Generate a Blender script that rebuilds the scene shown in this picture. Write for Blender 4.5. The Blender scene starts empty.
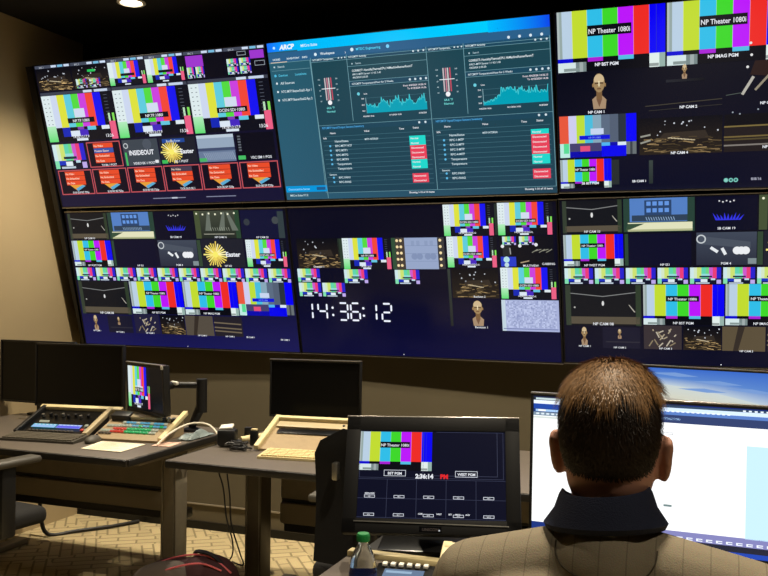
import bpy, bmesh, math, random
from mathutils import Vector, Matrix, Euler
random.seed(11)
S = bpy.context.scene
COL = S.collection
PI = math.pi
R = math.radians

# ------------------------------------------------------------------ colour
def lin(c):
    c = c / 255.0
    return c / 12.92 if c <= 0.04045 else ((c + 0.055) / 1.055) ** 2.4
def L3(c): return tuple(lin(x) for x in c)

# ------------------------------------------------------------------ materials
def mat(name, rgb, rough=.6, metal=0.0, spec=.5, noise=0.0, nscale=40, bump=0.0, bscale=200, coat=0.0):
    m = bpy.data.materials.new(name); m.use_nodes = True
    nt = m.node_tree; b = nt.nodes['Principled BSDF']
    c = (*L3(rgb), 1)
    b.inputs['Base Color'].default_value = c
    b.inputs['Roughness'].default_value = rough
    b.inputs['Metallic'].default_value = metal
    b.inputs['Specular IOR Level'].default_value = spec
    b.inputs['Coat Weight'].default_value = coat
    if noise or bump:
        tc = nt.nodes.new('ShaderNodeTexCoord')
    if noise:
        n = nt.nodes.new('ShaderNodeTexNoise'); n.inputs['Scale'].default_value = nscale; n.inputs['Detail'].default_value = 5
        nt.links.new(tc.outputs['Object'], n.inputs['Vector'])
        r = nt.nodes.new('ShaderNodeValToRGB')
        r.color_ramp.elements[0].position = .3; r.color_ramp.elements[1].position = .7
        r.color_ramp.elements[0].color = (*[x * (1 - noise) for x in c[:3]], 1)
        r.color_ramp.elements[1].color = (*[min(1, x * (1 + noise)) for x in c[:3]], 1)
        nt.links.new(n.outputs['Fac'], r.inputs['Fac']); nt.links.new(r.outputs['Color'], b.inputs['Base Color'])
    if bump:
        n2 = nt.nodes.new('ShaderNodeTexNoise'); n2.inputs['Scale'].default_value = bscale; n2.inputs['Detail'].default_value = 3
        nt.links.new(tc.outputs['Object'], n2.inputs['Vector'])
        bp = nt.nodes.new('ShaderNodeBump'); bp.inputs['Strength'].default_value = bump; bp.inputs['Distance'].default_value = .004
        nt.links.new(n2.outputs['Fac'], bp.inputs['Height']); nt.links.new(bp.outputs['Normal'], b.inputs['Normal'])
    return m
def emit(name, rgb, s):
    m = mat(name, (10, 10, 10), .4)
    b = m.node_tree.nodes['Principled BSDF']
    b.inputs['Emission Color'].default_value = (*L3(rgb), 1); b.inputs['Emission Strength'].default_value = s
    return m
def screen_mat(name, strength, rough=.2, spec=.22):
    m = mat(name, (6, 6, 8), rough, spec=spec)
    nt = m.node_tree; b = nt.nodes['Principled BSDF']
    a = nt.nodes.new('ShaderNodeAttribute'); a.attribute_name = 'PixelColor'
    nt.links.new(a.outputs['Color'], b.inputs['Emission Color']); b.inputs['Emission Strength'].default_value = strength
    return m
M = dict(
    black=mat('black_plastic', (20, 20, 21), .45), matte=mat('matte_black', (12, 12, 13), .6, spec=.2), gloss=mat('gloss_black', (8, 8, 9), .28, spec=.3),
    offscreen=mat('switched_off_screen', (9, 9, 9), .32, spec=.3),
    bezel=mat('display_bezel', (14, 14, 16), .35), silver=mat('silver_edge', (190, 185, 178), .3, .9),
    steel=mat('brushed_steel', (150, 148, 142), .35, .9, noise=.1, nscale=60),
    desk=mat('grey_laminate', (96, 88, 80), .42, noise=.08, nscale=120), deskedge=mat('dark_edge_band', (26, 24, 22), .5),
    leg=mat('grey_powder_coat', (122, 114, 98), .45, noise=.05), darkleg=mat('dark_powder_coat', (86, 80, 70), .45, noise=.05),
    panel=mat('modesty_panel', (118, 109, 92), .55, noise=.08, nscale=20), beam=mat('desk_beam', (132, 122, 104), .5),
    console=mat('beige_console_metal', (170, 155, 122), .45, noise=.04), consoleface=mat('tan_console_face', (150, 130, 98), .5, noise=.06),
    cream=mat('cream_plastic', (206, 190, 144), .5, noise=.05), white=mat('white_plastic', (225, 222, 212), .45),
    paper=mat('paper', (232, 222, 196), .8, noise=.03, nscale=8), ink=mat('printed_ink', (150, 132, 110), .8),
    pinkpaper=mat('pinkish_paper', (216, 178, 160), .8), bag=mat('pale_blue_plastic_bag', (128, 140, 140), .35, bump=.6, bscale=30),
    fabric=mat('black_fabric', (22, 21, 21), .9, bump=.3, bscale=400), padgrey=mat('armrest_pad', (70, 66, 58), .55),
    pack=mat('maroon_backpack_cloth', (60, 26, 31), .8, bump=.5, bscale=300), packgrey=mat('grey_backpack_cloth', (96, 86, 80), .85, bump=.4, bscale=300),
    zipper=mat('red_zip_tape', (206, 92, 100), .5), strap=mat('navy_strap', (24, 24, 34), .8),
    cable=mat('black_cable', (18, 17, 16), .5), whitecable=mat('white_cable', (225, 218, 200), .45),
    green=mat('green_cap_plastic', (24, 128, 62), .4), label=mat('blue_bottle_label', (42, 62, 128), .5, noise=.25, nscale=60),
    skin=mat('skin', (200, 146, 124), .5, noise=.08, nscale=30), shirt=None, hairlit=mat('lit_brown_hair', (124, 91, 54), .5, spec=.35, noise=.35, nscale=300), collar=mat('navy_knit', (28, 36, 64), .8, bump=.4, bscale=500),
    hair=mat('shaded_brown_hair', (44, 31, 21), .5, spec=.35, noise=.3, nscale=150), trouser=mat('dark_trousers', (34, 36, 44), .85), shoe=mat('black_leather', (20, 18, 17), .4),  # one brown hair in two tones, overhead light and shade put into them
    btnred=emit('lit_red_button', (255, 70, 50), .55), btngreen=emit('lit_green_button', (40, 220, 120), .5), btnblue=emit('lit_blue_button', (110, 200, 235), .55),
    btnwhite=emit('lit_white_button', (225, 225, 190), .5), btndark=mat('unlit_button', (60, 54, 46), .5),
    ceil=mat('black_ceiling_paint', (15, 14, 13), .9, noise=.1), chrome=mat('chrome', (200, 198, 190), .15, 1.0),
    lens=emit('lit_lamp_lens', (255, 236, 200), 18.0),
)

def wall_mat(name, rgb, noise=.05):
    return mat(name, rgb, .85, noise=noise, nscale=3, bump=.08, bscale=250, spec=.2)
M['beige'] = wall_mat('beige_wall_paint', (172, 154, 120), .03)
M['taupe'] = wall_mat('taupe_wall_paint', (96, 88, 70), .04)
M['blackwall'] = wall_mat('black_wall_upper', (14, 13, 12), .04)  # black upper section of the back wall

def carpet_mat():
    m = mat('patterned_carpet', (200, 176, 128), .95, spec=.1); nt = m.node_tree; b = nt.nodes['Principled BSDF']
    tc = nt.nodes.new('ShaderNodeTexCoord')
    mp = nt.nodes.new('ShaderNodeMapping'); mp.inputs['Rotation'].default_value = (0, 0, R(38)); nt.links.new(tc.outputs['Object'], mp.inputs['Vector'])
    def brick(w, h, rot):
        mpp = nt.nodes.new('ShaderNodeMapping'); mpp.inputs['Rotation'].default_value = (0, 0, rot); nt.links.new(tc.outputs['Object'], mpp.inputs['Vector'])
        k = nt.nodes.new('ShaderNodeTexBrick'); k.offset = .5
        k.inputs['Scale'].default_value = 1; k.inputs['Brick Width'].default_value = w; k.inputs['Row Height'].default_value = h
        k.inputs['Mortar Size'].default_value = .0065; k.inputs['Mortar Smooth'].default_value = .2
        k.inputs['Color1'].default_value = (1, 1, 1, 1); k.inputs['Color2'].default_value = (.86, .86, .86, 1); k.inputs['Mortar'].default_value = (.5, .5, .5, 1)
        nt.links.new(mpp.outputs['Vector'], k.inputs['Vector']); return k
    k1 = brick(.19, .062, R(52)); k2 = brick(.21, .07, R(-34))
    ch = nt.nodes.new('ShaderNodeTexChecker'); ch.inputs['Scale'].default_value = 3.2; nt.links.new(mp.outputs['Vector'], ch.inputs['Vector'])
    mx = nt.nodes.new('ShaderNodeMixRGB'); nt.links.new(ch.outputs['Fac'], mx.inputs['Fac']); nt.links.new(k1.outputs['Color'], mx.inputs[1]); nt.links.new(k2.outputs['Color'], mx.inputs[2])
    n = nt.nodes.new('ShaderNodeTexNoise'); n.inputs['Scale'].default_value = 260; nt.links.new(tc.outputs['Object'], n.inputs['Vector'])
    mu = nt.nodes.new('ShaderNodeMixRGB'); mu.blend_type = 'MULTIPLY'; mu.inputs['Fac'].default_value = .55
    nt.links.new(mx.outputs['Color'], mu.inputs[1]); nt.links.new(n.outputs['Color'], mu.inputs[2])
    sc = nt.nodes.new('ShaderNodeMixRGB'); sc.blend_type = 'MULTIPLY'; sc.inputs['Fac'].default_value = 1
    sc.inputs[2].default_value = (*L3((222, 202, 156)), 1); nt.links.new(mu.outputs['Color'], sc.inputs[1]); nt.links.new(sc.outputs['Color'], b.inputs['Base Color'])
    bp = nt.nodes.new('ShaderNodeBump'); bp.inputs['Strength'].default_value = .4; bp.inputs['Distance'].default_value = .004
    nt.links.new(n.outputs['Fac'], bp.inputs['Height']); nt.links.new(bp.outputs['Normal'], b.inputs['Normal'])
    return m
M['carpet'] = carpet_mat()

def shirt_mat():
    m = mat('tan_knit_shirt', (134, 116, 88), .85, spec=.2); nt = m.node_tree; b = nt.nodes['Principled BSDF']
    tc = nt.nodes.new('ShaderNodeTexCoord')
    k = nt.nodes.new('ShaderNodeTexBrick'); k.offset = 0
    k.inputs['Scale'].default_value = 1; k.inputs['Brick Width'].default_value = .034; k.inputs['Row Height'].default_value = 3.0
    k.inputs['Mortar Size'].default_value = .0012; k.inputs['Mortar Smooth'].default_value = .6
    k.inputs['Color1'].default_value = (1, 1, 1, 1); k.inputs['Color2'].default_value = (.95, .95, .95, 1); k.inputs['Mortar'].default_value = (.7, .7, .7, 1)
    mp = nt.nodes.new('ShaderNodeMapping'); mp.inputs['Rotation'].default_value = (R(90), 0, 0)
    nt.links.new(tc.outputs['Object'], mp.inputs['Vector']); nt.links.new(mp.outputs['Vector'], k.inputs['Vector'])
    n = nt.nodes.new('ShaderNodeTexNoise'); n.inputs['Scale'].default_value = 500; nt.links.new(tc.outputs['Object'], n.inputs['Vector'])
    mu = nt.nodes.new('ShaderNodeMixRGB'); mu.blend_type = 'MULTIPLY'; mu.inputs['Fac'].default_value = .35
    nt.links.new(k.outputs['Color'], mu.inputs[1]); nt.links.new(n.outputs['Color'], mu.inputs[2])
    sc = nt.nodes.new('ShaderNodeMixRGB'); sc.blend_type = 'MULTIPLY'; sc.inputs['Fac'].default_value = 1
    sc.inputs[2].default_value = (*L3((160, 148, 126)), 1); nt.links.new(mu.outputs['Color'], sc.inputs[1]); nt.links.new(sc.outputs['Color'], b.inputs['Base Color'])
    bp = nt.nodes.new('ShaderNodeBump'); bp.inputs['Strength'].default_value = .25; bp.inputs['Distance'].default_value = .002
    nt.links.new(n.outputs['Fac'], bp.inputs['Height']); nt.links.new(bp.outputs['Normal'], b.inputs['Normal'])
    return m
M['shirt'] = shirt_mat()
def clear_mat(name, rgb, rough=.05, ior=1.33):
    m = bpy.data.materials.new(name); m.use_nodes = True; b = m.node_tree.nodes['Principled BSDF']
    b.inputs['Base Color'].default_value = (*L3(rgb), 1); b.inputs['Roughness'].default_value = rough
    b.inputs['Transmission Weight'].default_value = 1; b.inputs['IOR'].default_value = ior
    return m
M['pet'] = clear_mat('clear_bottle_plastic', (235, 240, 232), .06, 1.33)
SCR = screen_mat('lit_display', 1.0); SCRW = screen_mat('bright_desktop_display', 1.25)

# ------------------------------------------------------------------ mesh helpers
def bx(bm, size, loc=(0, 0, 0), rot=None, bev=0.0, seg=2):
    r = bmesh.ops.create_cube(bm, size=1.0)
    vs = r['verts']
    bmesh.ops.scale(bm, vec=size, verts=vs)
    if bev:
        es = list({e for v in vs for e in v.link_edges})
        rb = bmesh.ops.bevel(bm, geom=es, offset=bev, segments=seg, affect='EDGES', profile=.5)
        vs = list({v for f in rb['faces'] for v in f.verts} | {v for v in vs if v.is_valid})
    if rot is not None:
        m = rot if isinstance(rot, Matrix) else Euler(rot).to_matrix()
        bmesh.ops.rotate(bm, cent=(0, 0, 0), matrix=m, verts=vs)
    bmesh.ops.translate(bm, vec=loc, verts=vs)
    return vs
def tube(bm, pts, r, seg=8, cap=True):
    pts = [Vector(p) for p in pts]; rr = r if isinstance(r, (list, tuple)) else [r] * len(pts)
    rings = []; up = None
    for i, p in enumerate(pts):
        t = (pts[min(i + 1, len(pts) - 1)] - pts[max(i - 1, 0)]).normalized()
        if up is None:
            up = t.cross(Vector((0, 0, 1)) if abs(t.z) < .9 else Vector((1, 0, 0))).normalized()
        else:
            up = (up - t * up.dot(t)).normalized()
        b = t.cross(up)
        rings.append([bm.verts.new(p + (up * math.cos(a) + b * math.sin(a)) * rr[i]) for a in [2 * PI * k / seg for k in range(seg)]])
    for a, b in zip(rings, rings[1:]):
        for k in range(seg):
            bm.faces.new((a[k], a[(k + 1) % seg], b[(k + 1) % seg], b[k]))
    if cap:
        bm.faces.new(list(reversed(rings[0]))); bm.faces.new(rings[-1])
def smooth_path(pts, n=8):
    pts = [Vector(p) for p in pts]; out = []
    for i in range(len(pts) - 1):
        p0 = pts[max(i - 1, 0)]; p1 = pts[i]; p2 = pts[i + 1]; p3 = pts[min(i + 2, len(pts) - 1)]
        for k in range(n):
            t = k / n
            out.append(.5 * ((2 * p1) + (p2 - p0) * t + (2 * p0 - 5 * p1 + 4 * p2 - p3) * t * t + (3 * p1 - p0 - 3 * p2 + p3) * t ** 3))
    out.append(pts[-1]); return out
def lathe(bm, prof, seg=24, loc=(0, 0, 0), cap=True):
    rings = []
    for r, z in prof:
        rings.append([bm.verts.new((loc[0] + r * math.cos(2 * PI * k / seg), loc[1] + r * math.sin(2 * PI * k / seg), loc[2] + z)) for k in range(seg)])
    for a, b in zip(rings, rings[1:]):
        for k in range(seg):
            bm.faces.new((a[k], a[(k + 1) % seg], b[(k + 1) % seg], b[k]))
    if cap:
        bm.faces.new(list(reversed(rings[0]))); bm.faces.new(rings[-1])
def ellipsoid(bm, c, r, rot=None, u=24, v=16):
    q = bmesh.ops.create_uvsphere(bm, u_segments=u, v_segments=v, radius=1.0); vs = q['verts']
    bmesh.ops.scale(bm, vec=r, verts=vs)
    if rot is not None: bmesh.ops.rotate(bm, cent=(0, 0, 0), matrix=Euler(rot).to_matrix(), verts=vs)
    bmesh.ops.translate(bm, vec=c, verts=vs); return vs
def capsule(bm, a, b, ra, rb, seg=16):
    a = Vector(a); b = Vector(b); d = (b - a).normalized(); pts = []; rs = []
    for k in range(5):
        t = PI / 2 * (1 - k / 4) * .96; pts.append(a - d * ra * math.sin(t)); rs.append(ra * math.cos(t))
    for k in range(5):
        t = PI / 2 * (k / 4) * .96; pts.append(b + d * rb * math.sin(t)); rs.append(rb * math.cos(t))
    tube(bm, pts, rs, seg)
def obj(name, bm, m, parent=None, loc=(0, 0, 0), smooth=True, rot=None):
    bmesh.ops.recalc_face_normals(bm, faces=bm.faces)
    me = bpy.data.meshes.new(name); bm.to_mesh(me); bm.free()
    if smooth:
        me.polygons.foreach_set('use_smooth', [True] * len(me.polygons))
        try: me.set_sharp_from_angle(angle=R(38))
        except Exception: pass
    o = bpy.data.objects.new(name, me); COL.objects.link(o); me.materials.append(m)
    o.location = loc
    if rot is not None: o.rotation_euler = rot
    if parent is not None: o.parent = parent
    return o
def B(): return bmesh.new()
def box(name, size, loc, m, parent=None, rot=None, bev=.003):
    b = B(); bx(b, size, loc, rot, bev); return obj(name, b, m, parent)
def wire(name, pts, r, m, parent=None, n=8, seg=6):
    b = B(); tube(b, smooth_path(pts, n), r, seg); return obj(name, b, m, parent)
def thing(name, label, cat, loc=(0, 0, 0), rz=0.0, group=None):
    o = bpy.data.objects.new(name, None); COL.objects.link(o); o.empty_display_size = .05
    o.location = loc; o.rotation_euler = (0, 0, rz); o['label'] = label; o['category'] = cat
    if group: o['group'] = group
    return o
def tag(o, label, cat, group=None):
    o['label'] = label; o['category'] = cat
    if group: o['group'] = group
    return o
def struct(o): o['kind'] = 'structure'; return o

# ------------------------------------------------------------------ text
_txt = {}
def text_mesh(s, bold=.012):
    key = (s, bold)
    if key in _txt: return _txt[key]
    cu = bpy.data.curves.new('lettering', 'FONT'); cu.body = s; cu.size = 1.0; cu.resolution_u = 2; cu.offset = bold; cu.fill_mode = 'FRONT'
    o = bpy.data.objects.new('lettering', cu); COL.objects.link(o)
    dg = bpy.context.evaluated_depsgraph_get(); ev = o.evaluated_get(dg); me = ev.to_mesh()
    vs = [(v.co.x, v.co.y) for v in me.vertices]; ps = [tuple(p.vertices) for p in me.polygons]
    ev.to_mesh_clear(); bpy.data.objects.remove(o); bpy.data.curves.remove(cu)
    x0 = min((v[0] for v in vs), default=0); x1 = max((v[0] for v in vs), default=1)
    vs = [((x - x0), y) for x, y in vs]
    _txt[key] = (vs, ps, x1 - x0); return _txt[key]

# ------------------------------------------------------------------ a display's picture: one mesh of coloured cells
class Canvas:
    LAYER = .0003
    def __init__(s, TL, TR, BL):
        s.o = Vector(TL); s.u = Vector(TR) - s.o; s.v = Vector(BL) - s.o
        s.n = s.v.cross(s.u).normalized()
        s.W = s.u.length; s.H = s.v.length; s.bm = bmesh.new(); s.cl = s.bm.loops.layers.float_color.new('PixelColor')
        if s.n.y > 0: s.n = -s.n
    def P(s, u, v, l): return s.o + s.u * u + s.v * v + s.n * (s.LAYER * l)
    def poly(s, pts, col, l=1):
        try: f = s.bm.faces.new([s.bm.verts.new(s.P(p[0], p[1], l)) for p in pts])
        except ValueError: return
        cols = col if isinstance(col, list) else [col] * len(pts)
        for lp, c in zip(f.loops, cols): lp[s.cl] = (*L3(c), 1)
        f.normal_update()
        if f.normal.dot(s.n) < 0: f.normal_flip()
    def rect(s, u0, v0, u1, v1, col, l=1): s.poly([(u0, v0), (u1, v0), (u1, v1), (u0, v1)], col, l)
    def vgrad(s, u0, v0, u1, v1, c0, c1, l=1): s.poly([(u0, v0), (u1, v0), (u1, v1), (u0, v1)], [c0, c0, c1, c1], l)
    def hgrad(s, u0, v0, u1, v1, c0, c1, l=1): s.poly([(u0, v0), (u1, v0), (u1, v1), (u0, v1)], [c0, c1, c1, c0], l)
    def line(s, u0, v0, u1, v1, w, col, l=2):
        a = Vector((u0 * s.W, v0 * s.H)); b = Vector((u1 * s.W, v1 * s.H)); d = b - a
        if d.length < 1e-6: return
        n = Vector((-d.y, d.x)).normalized() * w / 2
        s.poly([((p.x) / s.W, (p.y) / s.H) for p in (a + n, b + n, b - n, a - n)], col, l)
    def frame(s, u0, v0, u1, v1, w, col, l=2):
        wu = w / s.W; wv = w / s.H
        s.rect(u0, v0, u1, v0 + wv, col, l); s.rect(u0, v1 - wv, u1, v1, col, l)
        s.rect(u0, v0 + wv, u0 + wu, v1 - wv, col, l); s.rect(u1 - wu, v0 + wv, u1, v1 - wv, col, l)
    def disc(s, u, v, r, col, l=2, n=14, ry=None):
        ry = ry or r
        s.poly([(u + r * math.cos(2 * PI * k / n) / s.W, v + ry * math.sin(2 * PI * k / n) / s.H) for k in range(n)], col, l)
    def text(s, t, u, v, h, col, l=4, align='c', bold=.012, wmax=None, slant=0.0):
        # h = cap height in v units; v = baseline
        vs, ps, w = text_mesh(t, bold); k = h * s.H / .88
        kx = k
        if wmax and w * k > wmax * s.W: kx = wmax * s.W / w
        off = {'l': 0, 'c': -w * kx / 2, 'r': -w * kx}[align]
        for p in ps:
            s.poly([(u + (off + vs[i][0] * kx + vs[i][1] * k * slant) / s.W, v - vs[i][1] * k / s.H) for i in p], col, l)
    def squeeze(s, a, k):
        s.o = s.o + s.v * a; s.v = s.v * k; s.H *= k
    def done(s, name, m, parent):
        me = bpy.data.meshes.new(name); s.bm.to_mesh(me); s.bm.free()
        o = bpy.data.objects.new(name, me); COL.objects.link(o); me.materials.append(m); o.parent = parent; return o

W_, K_ = (235, 238, 245), (10, 11, 22)
BARS = [(186, 208, 228), (194, 220, 50), (48, 190, 232), (62, 216, 42), (188, 24, 250), (238, 44, 38), (8, 2, 246)]
MBARS = [(205, 216, 240), (222, 226, 64), (96, 204, 222), (84, 220, 66), (204, 66, 222), (242, 72, 58), (22, 20, 240)]
def bars_np(c, u0, v0, u1, v1, lab=None, cap=None, capv=None, fs=1.0):
    w = (u1 - u0); vb = v0 + (v1 - v0) * .775
    e = [u0 + w * k / 7 for k in range(8)]
    for k in range(7): c.rect(e[k], v0, e[k + 1], vb, BARS[k], 1)
    c.rect(u0, v0, u0 + w * .045, vb, (150, 168, 166), 2); c.rect(u0, v0, u0 + w * .02, vb, (178, 190, 190), 3)
    c.rect(e[6] + w * .06, v0, e[6] + w * .066, vb, (40, 40, 200), 2)
    for k in range(1, 7): c.rect(e[k] - w * .002, v0, e[k] + w * .002, vb, tuple(min(255, int(x * .5 + 120)) for x in BARS[k]), 2)
    vs = vb + (v1 - vb) * .30
    c.rect(u0, vb, u1, v1, (8, 9, 18), 1)
    c.rect(u0, vb, e[1], vs, (10, 10, 210), 2); c.rect(e[2], vb, e[3], vs, (170, 34, 214), 2); c.rect(e[4], vb, e[5], vs, (84, 190, 226), 2)
    c.rect(u0, vs, u0 + w * .27, v1, (214, 232, 232), 2)
    c.rect(u0 + w * .17, vs, u0 + w * .27, v1, (120, 136, 136), 3); c.rect(u0 + w * .205, vs, u0 + w * .24, v1, (160, 172, 172), 4)
    c.rect(u0 + w * .055, v1 - (v1 - vb) * .28, u0 + w * .20, v1 - (v1 - vb) * .06, (136, 152, 150), 3)
    c.rect(e[6], vb, u1, v1, (226, 240, 236), 2); c.rect(e[6] + w * .09, vb, u1, v1, (150, 178, 170), 3)
    c.rect(e[6], v1 - (v1 - vb) * .28, e[6] + w * .085, v1 - (v1 - vb) * .06, (150, 160, 158), 3)
    if lab:
        h = (v1 - v0) * .115 * fs; lu = u0 + w * .49; lv = v0 + (v1 - v0) * .345
        c.rect(lu - w * .205, lv - h * .75, lu + w * .205, lv + h * .75, (12, 14, 22), 4)
        c.text(lab, lu, lv + h * .42, h * .86, W_, 5, wmax=w * .385)
    if cap: c.text(cap, u0 + w * .49, capv, (v1 - v0) * .085, W_, 6, wmax=w * .5)
def mv(c, u0, v0, u1, v1, lab=None, tc=None, big=True, foot=(14, 16, 28)):
    w = u1 - u0; h = v1 - v0; U = lambda f: u0 + w * f; V = lambda f: v0 + h * f
    c.rect(u0, v0, u1, v1, foot, 1)
    c.rect(U(0), V(0), U(.13), V(1), (222, 236, 238), 2); c.vgrad(U(.0), V(.66), U(.13), V(1), (180, 236, 190), (96, 222, 116), 3)
    if big:
        for k in range(7):
            for q in (.03, .085): c.rect(U(q), V(.07 + .09 * k), U(q + .02), V(.085 + .09 * k), (110, 120, 130), 4)
    vb = V(.70)
    xs = [.13, .22, .325, .425, .525, .625, .73, .84]
    for k in range(7): c.rect(U(xs[k]), V(0), U(xs[k + 1]), vb, MBARS[k], 2)
    if big:
        for k in range(9): c.rect(U(.88), V(.06 + .07 * k), U(.93), V(.07 + .07 * k), (90, 96, 110), 3)
    c.rect(U(.43), V(.31), U(.58), V(.50), (210, 220, 240), 3)
    c.rect(U(.22), vb, U(.33), V(.9), (20, 40, 180), 2); c.rect(U(.33), V(.78), U(.46), V(.9), (220, 232, 244), 3)
    c.rect(U(.44), vb, U(.53), V(.76), (130, 60, 180), 3); c.rect(U(.46), V(.76), U(.58), V(.9), (70, 40, 190), 2)
    c.rect(U(.58), vb, U(.70), V(.78), (100, 200, 226), 3); c.rect(U(.78), vb, U(.89), V(.78), (225, 235, 240), 3)
    c.rect(U(.90), V(.62), U(.985), V(1), (236, 96, 134), 3); c.rect(U(.90), V(.45), U(.925), V(.62), (190, 230, 190), 3)
    c.rect(U(.955), V(.45), U(.985), V(.62), (130, 226, 90), 3)
    c.rect(U(.40), V(.95), U(.56), V(1), (220, 232, 244), 3)
    lv = V(.565)
    c.rect(U(.32), lv - h * .06, U(.70), lv + h * .05, (14, 16, 26), 4)
    if lab: c.text(lab, U(.51), lv + h * .032, h * .075, W_, 5, wmax=w * .36)
    if tc: c.text(tc, U(.47), V(.94), h * .07, W_, 6, wmax=w * .42)
def mini(c, u0, v0, u1, v1, cap=True):
    w = u1 - u0; h = v1 - v0; U = lambda f: u0 + w * f; V = lambda f: v0 + h * f
    c.rect(u0, v0, u1, v1, (16, 20, 44), 1)
    cols = [(206, 232, 236), (212, 232, 200), (206, 226, 116), (96, 212, 176), (110, 216, 130), (206, 90, 206), (234, 62, 120), (40, 34, 206)]
    xs = [0, .12, .22, .36, .50, .60, .72, .84, .98]
    for k in range(8): c.rect(U(xs[k]), V(.02), U(xs[k + 1]), V(.68), cols[k], 2)
    c.rect(U(0), V(.68), U(.13), V(1), (130, 224, 176), 2); c.rect(U(.13), V(.68), U(.34), V(.86), (26, 50, 190), 2)
    c.rect(U(.36), V(.40), U(.62), V(.52), (150, 220, 220), 3); c.rect(U(.30), V(.52), U(.70), V(.62), (30, 50, 66), 3)
    c.rect(U(.34), V(.72), U(.55), V(.9), (224, 236, 244), 3); c.rect(U(.84), V(.76), U(.98), V(1), (190, 170, 236), 3)
    c.rect(U(.66), V(.68), U(.80), V(.78), (190, 222, 236), 3)
    if cap: c.rect(U(.18), V(.92), U(.62), V(1), (190, 204, 220), 4)
def smpte_hd(c, u0, v0, u1, v1):
    w = u1 - u0; h = v1 - v0; U = lambda f: u0 + w * f; V = lambda f: v0 + h * f
    cols = [(232, 88, 62), (206, 206, 240), (190, 222, 60), (74, 190, 222), (136, 168, 186), (92, 108, 130), (84, 96, 116), (40, 50, 62), (4, 0, 250)]
    xs = [0, .12, .225, .335, .44, .55, .66, .77, .87, 1.0]
    for k in range(9): c.rect(U(xs[k]), V(0), U(xs[k + 1]), V(.66), cols[k], 2)
    c.rect(U(.41), V(.32), U(.58), V(.46), (200, 214, 240), 3)
    c.rect(U(.26), V(.48), U(.66), V(.58), (10, 20, 216), 3)
    c.text('NP.TP.1080I', U(.46), V(.555), h * .05, (120, 150, 250), 4, wmax=w * .34)
    c.rect(U(0), V(.66), U(.87), V(1), (6, 8, 170), 2); c.rect(U(0), V(.66), U(.13), V(1), (190, 236, 226), 3); c.rect(U(.05), V(.66), U(.12), V(.9), (90, 220, 150), 4)
    c.rect(U(.13), V(.66), U(.55), V(.86), (70, 66, 110), 3); c.rect(U(.27), V(.73), U(.40), V(.86), (226, 80, 120), 4)
    c.rect(U(.55), V(.66), U(.66), V(.74), (80, 180, 240), 4); c.rect(U(.76), V(.66), U(.87), V(.74), (220, 234, 246), 4)
    c.rect(U(.55), V(.74), U(.87), V(1), (4, 4, 236), 3); c.rect(U(.87), V(.66), U(1), V(.96), (104, 112, 116), 2); c.rect(U(.92), V(.66), U(.95), V(.96), (60, 66, 74), 3)
def theatre(c, u0, v0, u1, v1, seed, gold=1.0):
    rn = random.Random(seed); w = u1 - u0; h = v1 - v0; U = lambda f: u0 + w * f; V = lambda f: v0 + h * f
    c.vgrad(u0, v0, u1, v1, (8, 10, 20), (40, 33, 28), 1)
    for k in range(12): c.disc(U(rn.uniform(.12, .95)), V(rn.uniform(.1, .5)), rn.uniform(.002, .0045), (200, 205, 215), 2, 6)
    c.poly([(U(.3), V(.42)), (U(.8), V(.38)), (U(.85), V(.6)), (U(.22), V(.62))], (52, 44, 38), 2)
    for k in range(70):
        a = rn.uniform(.03, .95); b = .52 + .45 * rn.random() ** .8; l = rn.uniform(.03, .12) * (.6 + b)
        g = rn.uniform(.3, 1) ** 1.4 * gold
        c.line(U(a), V(b), U(min(1, a + l)), V(min(.99, b + rn.uniform(-.05, .05))), rn.uniform(.002, .005), (int(225 * g), int(188 * g), int(128 * g)), 3)
    for k in range(8): c.line(U(.35 + .04 * k), V(.56 + .01 * k), U(.40 + .04 * k), V(.55 + .012 * k), .004, (200, 184, 150), 4)
def venue(c, u0, v0, u1, v1, cap=None):
    w = u1 - u0; h = v1 - v0; U = lambda f: u0 + w * f; V = lambda f: v0 + h * f
    c.rect(u0, v0, u1, v1, (20, 22, 28), 1); c.rect(U(0), V(0), U(.07), V(1), (52, 62, 50), 2); c.rect(U(.93), V(0), U(1), V(1), (46, 60, 44), 2)
    c.rect(U(.04), V(.78), U(.98), V(.96), (88, 80, 66), 2)
    c.line(U(.07), V(.2), U(.5), V(.28), .004, (130, 132, 132), 3); c.line(U(.5), V(.28), U(.93), V(.18), .004, (130, 132, 132), 3)
    c.disc(U(.5), V(.45), .006, (220, 220, 220), 3, 8, .013); c.disc(U(.12), V(.55), .005, (180, 180, 176), 3, 6)
    for k in range(5): c.line(U(.84 + .015 * k), V(.48 + .04 * k), U(.92), V(.66), .003, (180, 176, 164), 3)
    if cap: c.text(cap, U(.5), V(.99), h * .085, W_, 5, wmax=w * .3)
def stage_blue(c, u0, v0, u1, v1):
    w = u1 - u0; h = v1 - v0; U = lambda f: u0 + w * f; V = lambda f: v0 + h * f
    c.rect(u0, v0, u1, v1, (40, 66, 56), 1); c.rect(U(.09), V(0), U(.9), V(.7), (84, 128, 196), 2)
    c.rect(U(.30), V(.06), U(.68), V(.55), (44, 70, 110), 3)
    for k in range(4):
        for q in range(2): c.rect(U(.33 + .085 * k), V(.1 + .2 * q), U(.39 + .085 * k), V(.22 + .2 * q), (100, 150, 226), 4)
    c.rect(U(.12), V(.5), U(.9), V(.68), (48, 66, 88), 4)
    for k in range(12): c.line(U(.32 + .035 * k), V(.56), U(.34 + .035 * k), V(.66), .003, (150, 180, 214), 5)
    c.rect(U(.06), V(.72), U(.97), V(.98), (226, 226, 190), 4); c.rect(U(.06), V(.92), U(.97), V(.98), (180, 184, 140), 5)
    c.poly([(U(.02), V(.98)), (U(.3), V(.75)), (U(.06), V(.75))], (56, 80, 60), 5)
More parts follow.
